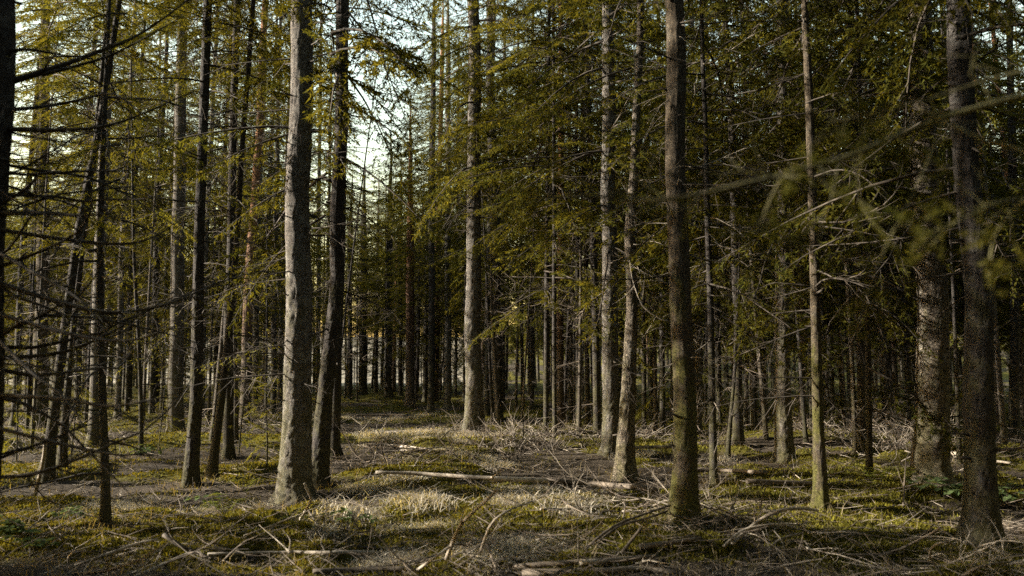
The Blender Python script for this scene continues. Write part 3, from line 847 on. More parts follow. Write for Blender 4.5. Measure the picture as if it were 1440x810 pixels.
def add_bough(root, pts, wpx, twig_len, step, nl, nw, dens, seed, mats, start=0.15, droop=0.25, label=None, sub=False):
    p = px_path(pts)
    r0 = wpx * pts[0][2] / F / 2
    rel = p - np.array(root.location)
    mb = MB()
    r = np.random.default_rng(seed)
    bough(mb, rel, r0, twig_len, step, nl, nw, dens, r, start=start, sides=7, droop=droop, twig_tube=True, spread=0.9, sub=sub)
    o = obj('branch', mb.mesh('branch', mats), root)
    if label: o['label'] = label
    return o

edge = tree(SP, 'dark trunk cut by the edge, its long bare boughs sweeping across the sky', [(-40, 860, 60), (-22, 560, 50), (-8, 300, 46), (-1, 0, 42)], BARK_DARK, 16, 'high', dead=26, stubs=10, depth=5.0, fine=True, dz=(0.6, 3.2), daz=(-1.0, 1.3), dlen=(0.6, 1.5))
EB = [
    ([(4, 118, 5.0), (60, 101, 5.05), (130, 76, 5.1), (200, 46, 5.2), (275, -8, 5.3)], 11, 0.5, 0.16, 0.9),
    ([(60, 105, 5.05), (110, 92, 5.0), (160, 76, 4.95), (215, 47, 4.9), (262, 20, 4.9)], 6, 0.35, 0.14, 1.0),
    ([(4, 72, 5.0), (45, 70, 4.9), (100, 79, 4.8), (150, 74, 4.7)], 6, 0.3, 0.12, 0.7),
    ([(3, 181, 5.0), (80, 183, 4.9), (150, 177, 4.9), (205, 158, 4.9), (272, 128, 5.0)], 8, 0.4, 0.13, 1.1),
    ([(-6, 300, 5.0), (60, 300, 4.8), (120, 303, 4.7), (178, 297, 4.7)], 8, 0.35, 0.10, 0.8),
    ([(-8, 322, 5.0), (80, 335, 4.9), (160, 343, 4.8), (212, 335, 4.8), (262, 303, 4.9)], 7, 0.35, 0.10, 1.2),
    ([(-6, 292, 5.0), (40, 262, 4.9), (66, 228, 4.8)], 7, 0.25, 0.10, 0.4),
    ([(-10, 395, 5.0), (80, 424, 4.9), (160, 440, 4.9), (240, 426, 5.0), (310, 396, 5.2), (373, 380, 5.4)], 8, 0.45, 0.09, 1.3),
    ([(-10, 440, 5.0), (100, 470, 4.7), (190, 478, 4.6), (290, 440, 4.6)], 7, 0.45, 0.09, 1.2),
    ([(-10, 505, 5.0), (100, 492, 5.1), (200, 442, 5.2), (252, 403, 5.3)], 7, 0.4, 0.09, 1.0),
    ([(-12, 555, 5.0), (80, 560, 4.8), (160, 571, 4.6), (255, 552, 4.5)], 7, 0.45, 0.08, 1.0),
    ([(-12, 600, 5.0), (90, 625, 4.9), (170, 640, 4.8), (230, 632, 4.8)], 6, 0.4, 0.09, 0.7),
    ([(-10, 350, 5.0), (50, 385, 4.6), (110, 420, 4.3), (150, 470, 4.1)], 6, 0.4, 0.08, 0.8),
    ([(-10, 470, 5.0), (40, 520, 4.6), (90, 560, 4.3), (125, 610, 4.1)], 6, 0.4, 0.08, 0.6),
]
for k, (pts, w, tl, st, dn) in enumerate(EB):
    add_bough(edge, pts, w, tl, st, 0.026, 0.0045, dn, 700 + k, [TWIG_DARK, NEEDLE], start=0.18)

fore = tree(SP, 'spruce just out of view whose blurred mossy bough hangs close by', [(1900, 1240, 100), (1880, 800, 90), (1850, 0, 80)], BARK_DARK, 9, None, depth=1.8, dz=(0.3, 1), sides=20)
FD = 1.8
def clumpy(mb, path, r0, n, clothed, r, tl=0.16, s0=0.25, down=0.35):
    """thin bare axis with irregular forking twigs, some of them clothed all round in needles"""
    m = len(path)
    v, t = tube(path, r0 * (1 - 0.5 * np.linspace(0, 1, m)), 7, rough=0.25); mb.add(v, t, 0)
    NV = []
    def needles(P0, P1, k):
        u = r.random(k)[:, None]; base = P0 * (1 - u) + P1 * u; ax = unit(P1 - P0)
        d = r.normal(0, 1, (k, 3)); d -= (d @ ax)[:, None] * ax * 0.4; d /= np.linalg.norm(d, axis=1)[:, None]; d = d + ax * 0.7; d /= np.linalg.norm(d, axis=1)[:, None]
        w = np.cross(d, r.normal(0, 1, (k, 3))); w *= 0.0007 / (np.linalg.norm(w, axis=1)[:, None] + 1e-9)
        NV.append(np.stack((base - w, base + w, base + d * r.uniform(.009, .017, k)[:, None]), 1).reshape(-1, 3))
    for q in range(n):
        u = s0 + (1 - s0) * r.random(); i0 = min(int(u * (m - 1)), m - 2); o = path[i0] + (path[i0 + 1] - path[i0]) * r.random()
        ax = unit(path[i0 + 1] - path[i0])
        d = unit(ax * r.uniform(0.1, 0.9) + r.normal(0, 0.6, 3) + np.array((0, 0, -down * r.random())))
        ln = tl * r.uniform(0.4, 1.5); Q = [o]
        for e in range(4): d = unit(d + r.normal(0, 0.28, 3) + np.array((0, 0, -0.08))); Q.append(Q[-1] + d * ln / 4)
        v, t = tube(Q, r0 * 0.3 * np.array((1, .8, .65, .5, .3)), 4, cap=False); mb.add(v, t, 0)
        leafy_ = r.random() < clothed
        if leafy_: needles(Q[2], Q[4], int(ln * 900))
        for e in range(int(r.integers(1, 5))):
            j = int(r.integers(1, 4)); d2 = unit(unit(Q[j + 1] - Q[j]) * 0.7 + r.normal(0, 0.6, 3)); l2 = ln * r.uniform(.25, .6)
            E = Q[j] + d2 * l2 + np.array((0, 0, -0.1 * l2))
            v, t = tube([Q[j], (Q[j] + E) / 2 + r.normal(0, .004, 3), E], r0 * 0.18 * np.array((1, .8, .4)), 3, cap=False); mb.add(v, t, 0)
            if leafy_: needles(Q[j], E, int(l2 * 1600))
    if NV:
        nv = np.concatenate(NV); mb.add(nv, np.arange(len(nv)).reshape(-1, 3), 1)
FB = [
    ([(1840, 40), (1560, 105), (1330, 165), (1180, 225), (1060, 256), (960, 278), (870, 283)], 11, 14, 0.2, .15, .35),
    ([(1840, -20), (1600, 60), (1400, 110), (1270, 150), (1165, 172)], 6, 15, 0.8, .13, .55),
    ([(1845, 160), (1600, 240), (1400, 200), (1345, 178), (1290, 150)], 6, 9, 0.15, .10, .5),
    ([(1845, 300), (1600, 300), (1440, 280), (1370, 300), (1300, 340)], 5, 10, 0.7, .13, .45),
    ([(1330, 165), (1290, 260), (1240, 360), (1205, 470)], 3, 8, 0.5, .10, .35),
    ([(880, 283), (820, 275), (760, 280), (700, 290)], 3, 11, 0.9, .10, .3),
    ([(1100, 247), (1075, 300), (1062, 360), (1050, 430)], 3, 10, 0.4, .10, .2),
    ([(1180, 225), (1165, 290), (1130, 330)], 3, 8, 0.5, .09, .2),
    ([(1090, 250), (1100, 242), (1130, 232)], 3, 9, 1.0, .06, .0),
    ([(1440, 280), (1400, 330), (1390, 400)], 3, 9, 0.8, .10, .2),
]
for k, (pts, w, n_, cl, tl, s0) in enumerate(FB):
    p = px_path([(x, y, FD + 0.08 * math.sin(k * 2.1 + i_)) for i_, (x, y) in enumerate(pts)], 22) - np.array(fore.location)
    mb = MB(); clumpy(mb, p, w * FD / F / 2, n_, cl, np.random.default_rng(760 + k), tl, s0)
    obj('branch', mb.mesh('branch', [TWIG_MOSSY, NEEDLE]), fore)

# live twigs low on the left-hand stems
def twig_set(root_i, n, zr, seed, L=(0.7, 1.5), mats=(TWIG_DARK, NEEDLE_BRIGHT), az=None):
    r = np.random.default_rng(seed)
    root = TREES[root_i]
    for k in range(n):
        mb = MB()
        ln = r.uniform(*L)
        bough(mb, bough_path(ln, 0.1 - 0.15 * r.random(), 0.2 + 0.3 * r.random(), r), 0.008, 0.32, 0.07, 0.032, 0.006, 0.9, r, start=0.3, twig_tube=True)
        me = mb.mesh('branch', list(mats))
        obj('branch', me, root, (0, 0, r.uniform(*zr)), (0, 0, r.random() * 6.28 if az is None else r.uniform(*az)))
twig_set(0, 5, (1.6, 3.2), 810, az=(1.6, 4.7))
twig_set(7, 9, (1.6, 4.5), 811)
twig_set(8, 8, (1.2, 4.5), 812)
twig_set(12, 8, (1.0, 3.4), 813)
twig_set(14, 8, (1.0, 3.6), 814)

# ------------------------------------------------------------------ fallen poles and branches
def pole(label, pts, w0, w1, mat, name='fallen_log', h=0.05, cat='log', group=None, forks=()):
    P = [on_ground(p[0], p[1], p[2] if len(p) > 2 else h) for p in pts]
    base = np.array(P[0])
    L = np.linalg.norm(P[-1] - P[0])
    n = max(8, int(L * 9))
    path = smooth_path(P, n) - base
    d = P[0][1]
    rad = np.linspace(w0, w1, n) * d / F / 2
    path[:, 2] += 0.4 * rad * vnoise(np.arange(n) * 0.5, np.arange(n) * 0 + w0, 1.0, 2)
    mb = MB(); v, t = tube(path, rad, 12, rough=0.16, seed=int(w0 * 10 + len(pts))); mb.add(v, t)
    o = obj(name, mb.mesh(name, [mat]), None, base.tolist())
    tag(o, label, cat, group)
    for f in forks:
        q = [on_ground(p[0], p[1], p[2]) - base for p in f]
        m2 = MB(); pp = smooth_path(q, 9); r0 = rad.mean() * 0.55
        v, t = tube(pp, r0 * (1 - 0.75 * np.linspace(0, 1, 9)), 6, rough=0.15); m2.add(v, t)
        obj('side_branch', m2.mesh('side_branch', [mat]), o)
    return o

pole('long pale fallen pole lying across the sunny gap', [(528, 664, .14), (600, 667, .13), (700, 673, .12), (770, 676, .12)], 4.5, 7, LOG_PALE, forks=[[(690, 672, .12), (697, 668, .2), (705, 660, .28)]])
pole('bark-covered thick end of the fallen pole below the kinked pine', [(768, 676, .12), (830, 681, .11), (905, 686, .08), (925, 690, .04)], 7, 7, LOG_BARK)
pole('straight peeled stick with a sawn end beside a pale grass tuft', [(292, 779, .07), (400, 777, .07), (470, 777, .07), (527, 777, .07)], 4, 6, LOG_PALE, forks=[[(408, 777, .07), (390, 760, .12), (364, 738, .16)], [(406, 777, .07), (408, 760, .15), (398, 745, .2)], [(466, 777, .07), (462, 772, .14)], [(345, 778, .07), (320, 772, .10), (255, 764, .16)]])
log_ = pole('short barked log with a bare pale middle on bright moss', [(722, 797, .04), (780, 793, .05), (850, 789, .05), (920, 783, .04)], 7, 7, LOG_BARK)
bare_ = pole('bare pale middle of the log', [(815, 791, .05), (835, 790, .052), (856, 789, .05)], 7.8, 7.6, LOG_PALE, 'peeled_section')
bare_.location = bare_.location - log_.location; bare_.parent = log_; del bare_['category']
pole('dark mossy log half sunk in front of the short barked log', [(735, 806, .02), (850, 803, .03), (905, 800, .03), (960, 806, .02)], 9, 7, LOG_BARK)
pole('dark curved log lying behind the short barked log', [(900, 770, .03), (940, 764, .05), (985, 756, .04)], 9, 5, LOG_BARK)
pole('dark log under the pale grass by the peeled stick', [(440, 804, .03), (500, 802, .03), (580, 800, .03)], 7, 8, LOG_BARK)
pole('pale thin log on the far side of the mossy brown spruce', [(890, 629, .1), (948, 628, .1)], 4, 5, LOG_PALE)
pole('mossy log to the side of the thin dark pole', [(975, 662, .08), (1010, 662, .08), (1078, 664, .08)], 5, 5, LOG_BARK)
pole('dark log on the mossy bank beside the greenish slim spruce', [(1050, 677, .06), (1100, 679, .07), (1152, 680, .06)], 7, 6, LOG_BARK)
pole('pale broken stick between the two broad trunks', [(1332, 637, .15), (1362, 640, .15)], 5, 4, LOG_PALE)
pole('pale broken stick behind the broad shaded mossy trunk', [(1395, 648, .15), (1422, 651, .15)], 4, 3, LOG_PALE)
pole('far thin log lying across the start of the crowded trunks', [(478, 584, .05), (530, 583, .05), (578, 584, .05)], 3, 3, LOG_BARK)
pole('grey log with pale top in front of the far thin log', [(480, 611, .06), (520, 609, .06), (562, 607, .06), (600, 606, .05)], 4, 4, LOG_PALE)
pole('pale stick lying just short of the brush mound', [(518, 625, .07), (560, 627, .08), (606, 632, .08)], 4, 3, LOG_PALE)
pole('thin curved stick below the pale stick by the brush mound', [(528, 637, .04), (560, 634, .06), (580, 632, .06)], 3, 3, TWIG_PALE)
pole('short log touching the foot of the pale lone trunk', [(600, 607, .05), (655, 604, .05)], 5, 4, LOG_BARK)
pole('slim pale stick on the moss below the fallen pole', [(760, 716, .05), (800, 716, .05), (842, 712, .06)], 3, 4, TWIG_PALE)
pole('long brown stick running towards the mossy brown spruce', [(822, 772, .03), (860, 742, .1), (900, 725, .15), (942, 711, .2)], 4, 3, TWIG_BROWN)
pole('second brown stick beside the long one towards the mossy brown spruce', [(838, 765, .03), (870, 740, .08), (905, 730, .1), (938, 719, .12)], 4, 3, TWIG_BROWN)
pole('dark slanting stick standing in bright moss', [(874, 778, .02), (890, 758, .1), (902, 742, .2)], 5, 4, TWIG_BROWN)
pole('bent orange-brown stick rising out of the near brush pile', [(628, 785, .1), (636, 765, .25), (648, 738, .42), (672, 714, .6), (700, 688, .8)], 6, 3, TWIG_PALE, 'fallen_branch', forks=[[(648, 738, .42), (650, 725, .52), (657, 708, .66)], [(648, 738, .42), (656, 760, .3), (664, 782, .1)]])
pole('long pale curved stick on the near side of the brush pile', [(586, 802, .04), (610, 785, .15), (640, 765, .24), (660, 768, .2)], 4, 3, TWIG_PALE, 'fallen_branch')
pole('arched grey stick over the brush pile', [(676, 775, .1), (690, 738, .4), (715, 718, .5), (748, 705, .45)], 4, 2, TWIG_PALE, 'fallen_branch')
pole('dead stick leaning out of the back of the brush pile', [(682, 760, .1), (690, 780, .1), (698, 800, .05)], 4, 3, TWIG_BROWN, 'fallen_branch')
pole('large pale arching branch in front of the greenish slim spruce', [(1030, 765, .04), (1062, 736, .15), (1090, 720, .3), (1120, 715, .34), (1150, 718, .25)], 5, 4, TWIG_PALE, 'fallen_branch', forks=[[(1110, 722, .3), (1132, 744, .2), (1150, 758, .1), (1159, 772, .02)], [(1062, 736, .15), (1060, 715, .35), (1054, 702, .5)]])
pole('lower pale branch fanning beside the large arching one', [(1018, 768, .04), (1045, 745, .15), (1080, 738, .2), (1105, 737, .2)], 4, 2, TWIG_PALE, 'fallen_branch', forks=[[(1030, 756, .1), (1020, 740, .25), (1000, 735, .3)]])
pole('thin pale stick curving on moss in front of the arching branches', [(1080, 772, .02), (1100, 757, .08), (1128, 749, .1)], 3, 2, TWIG_PALE, 'fallen_branch')
pole('looped pale branch by the tangled twigs', [(1325, 808, .02), (1308, 785, .15), (1312, 768, .3), (1335, 762, .34), (1350, 775, .2)], 4, 2, TWIG_PALE, 'fallen_branch', forks=[[(1312, 780, .2), (1330, 786, .15), (1352, 790, .05)]])
pole('long dark stick bending over the moss before the broad rough-barked trunk', [(1190, 780, .02), (1250, 778, .06), (1300, 755, .15), (1322, 742, .25)], 3, 3, TWIG_BROWN, 'fallen_branch')
pole('long stick at the foot of the broad shaded mossy trunk', [(1352, 810, .02), (1385, 795, .08), (1440, 788, .1)], 4, 3, TWIG_BROWN, 'fallen_branch')
pole('white peeled stick propped against the leaning dark trunk', [(49, 697, .02), (57, 665, .3), (62, 640, .6), (64, 618, .85)], 5, 4, LOG_PALE, 'fallen_branch')
pole('pale forked stick at the foot of the thick grey spruce', [(422, 730, .03), (433, 712, .18), (437, 700, .28), (428, 680, .45)], 4, 3, TWIG_PALE, 'fallen_branch')
pole('dark thick branch angling into the peeled stick', [(230, 752, .18), (255, 768, .1), (290, 782, .03)], 6, 4, TWIG_DARK, 'fallen_branch')
pole('brown stick lying behind the peeled stick', [(105, 795, .03), (150, 780, .1), (190, 765, .15), (222, 758, .12)], 4, 3, TWIG_PALE, 'fallen_branch')
pole('pale stick pointing from the peeled stick towards the bracken', [(190, 812, .03), (230, 794, .07), (262, 780, .1), (275, 778, .1)], 5, 4, TWIG_PALE, 'fallen_branch')
pole('upright broken twig in front of the bent young stem', [(99, 800, .02), (96, 785, .1), (104, 775, .2)], 4, 2, TWIG_PALE, 'fallen_branch')
pole('short twig standing in the leaf litter by the bent young stem', [(153, 808, .02), (150, 790, .15), (149, 780, .22)], 3, 2, TWIG_PALE, 'fallen_branch')

# loose branches, lying everywhere
rb = np.random.default_rng(63)
BR = DEAD_PALE + DEAD_BROWN + DEAD_BROWN
n_loose = 0
MARKS = [(70, 690, 'by the leaning dark trunks'), (60, 780, 'by the blue-green bramble'), (160, 760, 'by the bent young stem'), (250, 640, 'by the stout dark trunk on moss'), (290, 700, 'by the straight dark spruce'),
         (360, 780, 'by the straight peeled stick'), (420, 720, 'by the thick grey spruce'), (360, 620, 'near the reddish pine'), (530, 605, 'among the far logs'), (600, 720, 'in the dry grass patch'), (620, 660, 'by the long fallen pole'),
         (680, 785, 'by the bent orange-brown stick'), (670, 610, 'by the lone pale trunk'), (780, 630, 'by the low pale heap of twigs'), (800, 790, 'by the short barked log'), (880, 680, 'by the kinked pine'), (800, 720, 'below the fallen pole end'),
         (960, 750, 'by the mossy brown spruce'), (1005, 665, 'by the thin dark pole'), (1080, 745, 'by the large arching branch'), (1100, 650, 'by the flared spruce on the mossy bank'), (1155, 700, 'by the greenish slim spruce'),
         (1215, 645, 'by the narrow golden stem'), (1250, 760, 'on the open moss before the broad trunks'), (1310, 680, 'by the broad rough-barked trunk'), (1380, 770, 'by the broad shaded mossy trunk'), (1420, 640, 'by the brushwood in the shade')]
for k in range(120):
    px, py = rb.uniform(-20, 1460), 590 + 225 * rb.random() ** 0.9
    p = on_ground(px, py)
    s = 0.35 + 0.95 * rb.random() ** 1.5
    bm_ = BR[rb.integers(len(BR))]
    lm = min(MARKS, key=lambda m: math.hypot(m[0] - px, 2 * (m[1] - py)))[2]
    lab = ('long ' if s > 1.0 else 'short ') + ('pale' if 'pale' in bm_.name else 'brown') + ' loose dead branch lying ' + lm
    o = obj('fallen_branch', bm_, None, (p[0], p[1], p[2] + 0.03), (rb.random() * 6.28, rb.normal(-0.03, 0.1), rb.random() * 6.28), (s, s, s * 0.7))
    tag(o, lab, 'branch', lab.replace('branch', 'branches', 1)); n_loose += 1

def brush(label, px, py, rx, ry, hh, n, seed, lib, s0=(0.5, 1.2)):
    r = np.random.default_rng(seed)
    c = on_ground(px, py)
    root = thing('brush_pile', label, 'brush pile', c.tolist(), 'heaps of dead brushwood')
    for k in range(n):
        a = r.random() * 6.28; q = r.random() ** 0.5
        x = math.cos(a) * rx * q; y = math.sin(a) * ry * q
        z = gh(c[0] + x, c[1] + y) - c[2] + hh * (1 - q * q) * r.random() + 0.02
        s = r.uniform(*s0)
        obj('stick', lib[r.integers(len(lib))], root, (x, y, z), (r.random() * 6.28, r.normal(-0.05, 0.28), a + math.pi * r.integers(2) + r.normal(0, 0.7)), (s, s, s))
brush('heap of grey-brown brushwood behind the fallen pole', 640, 648, 1.5, 0.9, .2, 42, 1, DEAD_BROWN)
brush('heap of dead branches around the bent orange-brown stick', 690, 785, .6, .4, .28, 34, 2, DEAD_BROWN + DEAD_PALE[:2], (.3, .8))
brush('heap of curved pale branches in front of the greenish slim spruce', 1065, 752, .6, .45, .24, 34, 3, DEAD_PALE + DEAD_BROWN[:3], (.3, .85))
brush('tangle of fine looping twigs at the broad shaded trunk', 1350, 800, .45, .3, .22, 30, 4, DEAD_PALE, (.25, .6))
brush('low pale heap of twigs between the lone trunk and straight pale trunk', 775, 628, 1.3, .8, .18, 34, 5, DEAD_PALE[:3] + DEAD_BROWN)
brush('spray of pale twigs beside the broad rough-barked trunk', 1270, 640, 1.0, .8, .55, 40, 6, DEAD_PALE)
brush('twigs heaped at the foot of the mossy brown spruce', 985, 748, .45, .3, .25, 26, 7, DEAD_PALE + DEAD_BROWN, (.25, .7))
brush('brown twigs heaped under the leaning spruce', 520, 655, 1.1, .6, .2, 34, 8, DEAD_BROWN)
brush('dim brushwood heap behind the straight spruce with flared foot', 1060, 618, 1.4, .9, .5, 36, 9, DEAD_BROWN)
brush('dark twigs heaped by the peeled stick and bracken', 250, 790, .6, .35, .15, 22, 10, DEAD_BROWN, (.3, .8))
brush('brushwood under the stout dark trunk on bright moss', 360, 610, 1.4, .9, .4, 36, 11, DEAD_BROWN + DEAD_PALE)
brush('scattered brown brushwood below the fallen pole', 860, 712, .9, .5, .14, 30, 12, DEAD_BROWN + DEAD_PALE[:2])
brush('brown brushwood strewn at the entrance to the crowded trunks', 560, 592, 1.6, 1.0, .3, 34, 13, DEAD_BROWN)
brush('brushwood heap in the shade beside the dark trunk at the edge of view', 1400, 640, 1.2, .8, .4, 30, 14, DEAD_BROWN)

# ------------------------------------------------------------------ grass, moss, litter
def blades(mb, base, r, length, width, lean, bend=0.6):
    n = len(base)
    a = r.random(n) * 6.283; le = lean * r.random(n)
    L = length * (0.5 + 0.8 * r.random(n)); w = width * (0.6 + 0.8 * r.random(n))
    dh = np.stack((np.cos(a), np.sin(a), np.zeros(n)), 1); up = np.array((0, 0, 1.0))
    sd = np.stack((-np.sin(a + r.normal(0, .8, n)), np.cos(a), np.zeros(n)), 1) * (w / 2)[:, None]
    m = base + (dh * np.sin(le)[:, None] + up * np.cos(le)[:, None]) * (L * 0.5)[:, None]
    le2 = le + bend * (0.4 + r.random(n))
    t = m + (dh * np.sin(le2)[:, None] + up * np.cos(le2)[:, None]) * (L * 0.5)[:, None]
    V = np.stack((base - sd, base + sd, m + sd * 0.7, m - sd * 0.7, t), 1).reshape(-1, 3)
    i = np.arange(n)[:, None] * 5
    T = (i[:, :, None] + np.array(((0, 1, 2), (0, 2, 3), (3, 2, 4)))[None]).reshape(-1, 3)
    mb.add(V, T)

TUS = []
for k in range(5):
    r = np.random.default_rng(400 + k); mb = MB(); n = 420
    b = np.stack((r.normal(0, .11, n), r.normal(0, .10, n), np.full(n, -0.02)), 1)
    blades(mb, b, r, 0.24, 0.0042, 1.35, 1.3)
    TUS.append(mb.mesh('grass_tussock', [STRAW], False))
rg = np.random.default_rng(41)
def tussocks(px, py, rx, ry, n, s0, label, group):
    c = on_ground(px, py)
    for k in range(n):
        x = c[0] + rg.normal(0, rx); y = c[1] + rg.normal(0, ry); s = s0 * (0.6 + 0.7 * rg.random())
        o = obj('grass_tussock', TUS[rg.integers(5)], None, (x, y, gh(x, y) - 0.01), (0, 0, rg.random() * 6.28), (s * 1.45, s * 1.45, s * (0.4 + 0.4 * rg.random())))
        tag(o, label, 'grass', group)
tussocks(615, 718, .65, .45, 11, .85, 'tuft of bleached dry grass in the patch below the fallen pole', 'dry grass below the fallen pole')
tussocks(645, 612, .7, .35, 9, 1.3, 'pale dry grass tuft at the foot of the lone pale trunk', 'dry grass at the lone trunk')
tussocks(740, 702, .35, .3, 7, .9, 'tuft of dry grass among twigs beside the slim pale stick', 'dry grass by the slim stick')
tussocks(765, 768, .35, .14, 8, .8, 'flattened bleached grass next to the short barked log', 'flattened grass by the short log')
tussocks(560, 792, .28, .12, 7, .75, 'pale grass tuft at the sawn end of the peeled stick', 'pale grass by the peeled stick')
tussocks(930, 648, .6, .3, 6, 1.0, 'dry grass tuft beyond the mossy brown spruce', 'dry grass beyond the mossy spruce')
tussocks(545, 690, .3, .2, 5, .8, 'small dry tuft in the shadow line under the fallen pole', 'small dry tufts in the shadow line')
tussocks(310, 715, .3, .2, 6, .7, 'withered pale tuft near the straight dark spruce', 'withered tufts near the dark spruce')
tussocks(160, 715, .4, .3, 6, .7, 'withered tuft around the bent young stem', 'withered tufts at the young stem')
tussocks(545, 592, 1.2, 1.2, 20, 1.0, 'low dry tuft where the crowded trunks begin', 'dry tufts where the crowded trunks begin')
tussocks(600, 640, .8, .5, 14, .8, 'small dry tuft just behind the long fallen pole', 'dry tufts behind the fallen pole')
tussocks(590, 620, .9, .6, 9, 1.0, 'low dry tuft between far logs', 'dry tufts between the far logs')

def scatter(r, n, y0, y1, ymax=60, x0=-120, x1=1560, pw=1.0):
    px = r.uniform(x0, x1, n); py = y0 + (y1 - y0) * r.random(n) ** pw
    dx = (px - 720) / F; dy = (405 - py) / F
    dyv = math.cos(PITCH) - dy * math.sin(PITCH); dz = math.sin(PITCH) + dy * math.cos(PITCH)
    t = -CAMZ / dz
    x, y = dx * t, dyv * t
    k = y < ymax
    x, y = x[k], y[k]
    return np.stack((x, y, ground_h(x, y)), 1)

r = np.random.default_rng(81)
P = scatter(r, 380000, 555, 880, 45)
P = P[(moss_mask(P[:, 0], P[:, 1]) + r.normal(0, .12, len(P))) > 0.43]
P[:, 2] -= 0.006
mb = MB(); n = len(P)
a = r.random(n) * 6.28; sz = 0.6 + 0.9 * r.random(n)
wd = (0.005 + 0.0007 * P[:, 1]) * sz
sd = np.stack((np.cos(a), np.sin(a), a * 0), 1) * wd[:, None]
tip = P + np.stack((r.normal(0, .012, n), r.normal(0, .012, n), (0.022 + 0.0006 * P[:, 1]) * sz), 1)
mb.add(np.stack((P - sd, P + sd, tip), 1).reshape(-1, 3), np.arange(3 * n).reshape(-1, 3))
tag(obj('moss', mb.mesh('moss', [MOSS], False)), 'olive-yellow moss carpet with soft shoots over the forest floor', 'moss', None, 'stuff')

r = np.random.default_rng(82)
P = scatter(r, 9000, 548, 870, 50)
ring = []
for t_ in TREES[:31]:                                     # grass gathers round the feet of the trunks
    n_ = 70; a_ = r.random(n_) * 6.28; q_ = 0.12 + 0.32 * r.random(n_) ** 1.3
    x_ = t_.location.x + np.cos(a_) * q_; y_ = t_.location.y + np.sin(a_) * q_
    ring.append(np.stack((x_, y_, ground_h(x_, y_)), 1))
P = np.concatenate([P] + ring)
mb = MB(); blades(mb, P, r, 0.17, 0.004, 1.1, 1.2)
tag(obj('thin_grass', mb.mesh('thin_grass', [DULL_STRAW], False)), 'thin scattered withered grass blades over the forest floor', 'grass', None, 'stuff')

r = np.random.default_rng(83)
P = scatter(r, 11000, 548, 870, 55)
mb = MB()
for q, p in enumerate(P):
    ln = (0.06 + 0.4 * r.random() ** 2.2) * (1 + p[1] * 0.02); a = r.random() * 6.28; z = abs(r.normal(0, 0.22))
    d = np.array((math.cos(a) * math.cos(z), math.sin(a) * math.cos(z), math.sin(z)))
    k = p + np.array((0, 0, 0.008)); w = 0.0018 + 0.004 * r.random()
    m_ = k + d * ln * 0.5 + r.normal(0, 0.05 * ln, 3) * (1, 1, .3)
    v, t = tube([k, m_, k + d * ln], [w, w * .85, w * .4], 3, cap=False)
    mb.add(v, t, int(r.random() < 0.18))
tag(obj('twig_litter', mb.mesh('twig_litter', [TWIG_BROWN, TWIG_PALE])), 'litter of fine fallen twigs strewn over the floor', 'twigs', None, 'stuff')

# dim undergrowth of dead sticks further back
r = np.random.default_rng(84)
P = scatter(r, 5200, 540, 640, 60, pw=0.8)
P = P[P[:, 1] > 13]
mb = MB()
for p in P:
    px = px_of(p[0], p[1])
    if vnoise(p[0], p[1], 2.2, 4) < 0.02 or (480 < px < 700 and r.random() < 0.6): continue
    for q in range(3):
        a = r.random() * 6.28; el = r.uniform(-0.1, 1.0); ln = 0.2 + 0.65 * r.random()
        d = np.array((math.cos(a) * math.cos(el), math.sin(a) * math.cos(el), math.sin(el)))
        m_ = p + d * ln * .5 + r.normal(0, .05, 3); e = p + d * ln + np.array((0, 0, -0.15 * ln)) + r.normal(0, .07, 3)
        v, t = tube([p, m_, e], [.007, .005, .002], 3, cap=False); mb.add(v, t, int(r.random() < 0.3))
tag(obj('dead_undergrowth', mb.mesh('dead_undergrowth', [TWIG_BROWN, TWIG_PALE])), 'knee-high tangle of dead twigs between the further trunks', 'undergrowth', None, 'stuff')

# ------------------------------------------------------------------ small green plants
def leaf(mb, o, d, L, W, up=(0, 0, 1)):
    d = unit(d); s = unit(np.cross(d, up)) * W / 2; nrm = np.cross(s, d)
    k = unit(nrm) * L * .06
    V = np.array((o, o + d * L * .3 + s + k, o + d * L * .65 + s * .85 + k * .4, o + d * L - k, o + d * L * .65 - s * .85 + k * .4, o + d * L * .3 - s + k, o + d * L * .4 - k * .5))
    mb.add(V, [(0, 1, 6), (1, 2, 6), (2, 3, 6), (3, 4, 6), (4, 5, 6), (5, 0, 6)])

def bramble(label, px, py, n, s, seed):
    r = np.random.default_rng(seed); c = on_ground(px, py)
    root = thing('bramble', label, 'plant', c.tolist())
    for k in range(n):
        a = r.random() * 6.28; ln = s * (0.5 + 0.7 * r.random())
        P = smooth_path([(0, 0, -0.02), (math.cos(a) * ln * .35, math.sin(a) * ln * .35, ln * .55), (math.cos(a) * ln, math.sin(a) * ln, ln * .5)], 6)
        mb = MB(); v, t = tube(P, np.linspace(.004, .0015, 6), 4); mb.add(v, t); st = obj('stem', mb.mesh('stem', [TWIG_BROWN]), root)
        for q in (2, 3, 4, 5):
            m2 = MB()
            for e in (-0.9, 0, 0.9):
                b = a + e + r.normal(0, .3); leaf(m2, P[q], (math.cos(b), math.sin(b), r.normal(-.1, .25)), s * .26, s * .17)
            obj('leaf', m2.mesh('leaf', [HERB], False), st)
bramble('blue-green bramble with broad leaves in a patch of light', 32, 758, 6, .34, 21)
bramble('small bramble in front of the blue-green one', 42, 782, 5, .28, 22)
bramble('green bramble sprig beside the bent young stem', 127, 738, 5, .30, 23)
bramble('low leafy sprig behind the bent young stem', 190, 650, 4, .4, 24)
bramble('bramble sprig under the stout dark trunk', 315, 722, 5, .3, 25)
bramble('dim leafy plant at the foot of the broad rough-barked trunk', 1330, 702, 7, .4, 26)
bramble('dim leafy plant beside the broad shaded trunk', 1412, 712, 5, .35, 27)
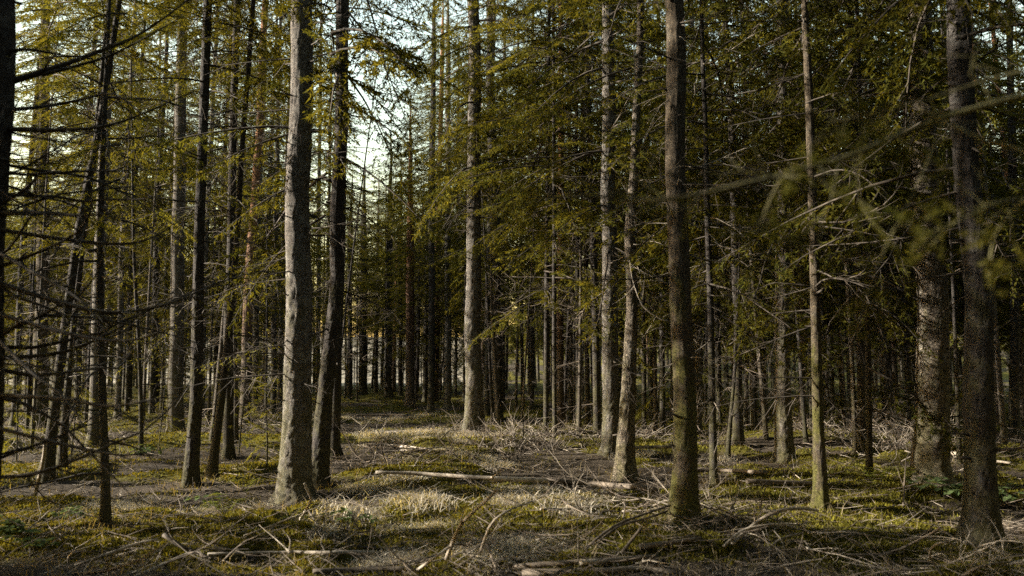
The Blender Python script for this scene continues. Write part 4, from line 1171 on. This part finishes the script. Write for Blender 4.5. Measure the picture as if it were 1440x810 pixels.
bramble('leafy sprig growing beside the sunny grass patch', 505, 745, 4, .25, 28)

def fern(label, px, py, n, s, seed):
    r = np.random.default_rng(seed); c = on_ground(px, py)
    root = thing('fern', label, 'fern', c.tolist())
    for k in range(n):
        a = k * 6.28 / n + r.normal(0, .3); ln = s * (0.7 + 0.5 * r.random())
        P = smooth_path([(0, 0, -0.02), (math.cos(a) * ln * .4, math.sin(a) * ln * .4, ln * .5), (math.cos(a) * ln, math.sin(a) * ln, ln * .38)], 14)
        mb = MB(); v, t = tube(P, np.linspace(.003, .001, 14), 3); mb.add(v, t)
        for q in range(3, 14):
            d = unit(P[min(q + 1, 13)] - P[q - 1]); lat = unit(np.cross(d, (0, 0, 1)))
            l2 = ln * .24 * (1.1 - q / 14)
            for sg in (-1, 1): leaf(mb, P[q], lat * sg + d * .4 + np.array((0, 0, -.1)), l2, l2 * .35)
        obj('frond', mb.mesh('frond', [FERN], False), root)
fern('bright little fern at the foot of the thick grey spruce', 418, 746, 5, .32, 31)
fern('fern seedling on the moss near the straight dark spruce', 315, 728, 5, .34, 32)
fern('low fern under the leaning thin spruce', 345, 692, 5, .3, 33)
fern('dim fern on the moss by the thin dark stem', 1232, 684, 6, .4, 34)
fern('small fern in front of the broad rough-barked trunk', 1288, 690, 6, .4, 35)

for (px, py, h, lab) in ((372, 655, 1.9, 'feathery pale-green spruce sapling beside the thick grey spruce'), (338, 640, 2.6, 'taller see-through spruce sapling behind the crossing dark stems'),
                         (225, 632, 1.8, 'small spruce sapling near the stout dark trunk'), (100, 640, 2.4, 'bushy spruce sapling behind the leaning dark trunks'),
                         (735, 632, 1.1, 'spindly spruce seedling near the low pale heap of twigs'), (1080, 612, 1.6, 'dim spruce sapling beyond the straight flared spruce'),
                         (20, 650, 2.6, 'dark spruce sapling behind the low sweeping boughs')):
    p = on_ground(px, py)
    root = thing('spruce_sapling', lab, 'sapling', p.tolist())
    mb = MB(); zz = np.linspace(-.1, h, 16)
    v, t = tube(np.stack((0.03 * np.sin(zz * 2 + px), 0.03 * np.cos(zz * 1.7 + px), zz), 1), np.linspace(.014, .003, 16), 6); mb.add(v, t)
    obj('trunk', mb.mesh('trunk', [BARK_DARK]), root)
    s = h / HGT['young']
    obj('crown', CROWN['young'][int(px) % 2], root, (0, 0, 0), (0, 0, px), (s, s, s))

# dead stalks standing in the grass
for k, (px, py, top) in enumerate(((270, 700, 672), (706, 640, 590), (742, 625, 575), (812, 795, 720), (315, 710, 680), (548, 712, 700), (672, 648, 600), (757, 700, 672))):
    p = on_ground(px, py); q = at_depth(px + (-2) ** (k % 2), top, p[1]) - p
    mb = MB(); v, t = tube(smooth_path([(0, 0, -.02), q * .5 + np.array((.01, 0, 0)), q], 6), [.003, .003, .0028, .0025, .002, .0015], 4); mb.add(v, t)
    tag(obj('dead_stalk', mb.mesh('dead_stalk', [TWIG_PALE]), None, p.tolist()), 'single thin dead stalk standing upright', 'stalk', 'dead stalks')
tris = sum(len(m.polygons) for m in bpy.data.meshes)
print('TRIS', tris)
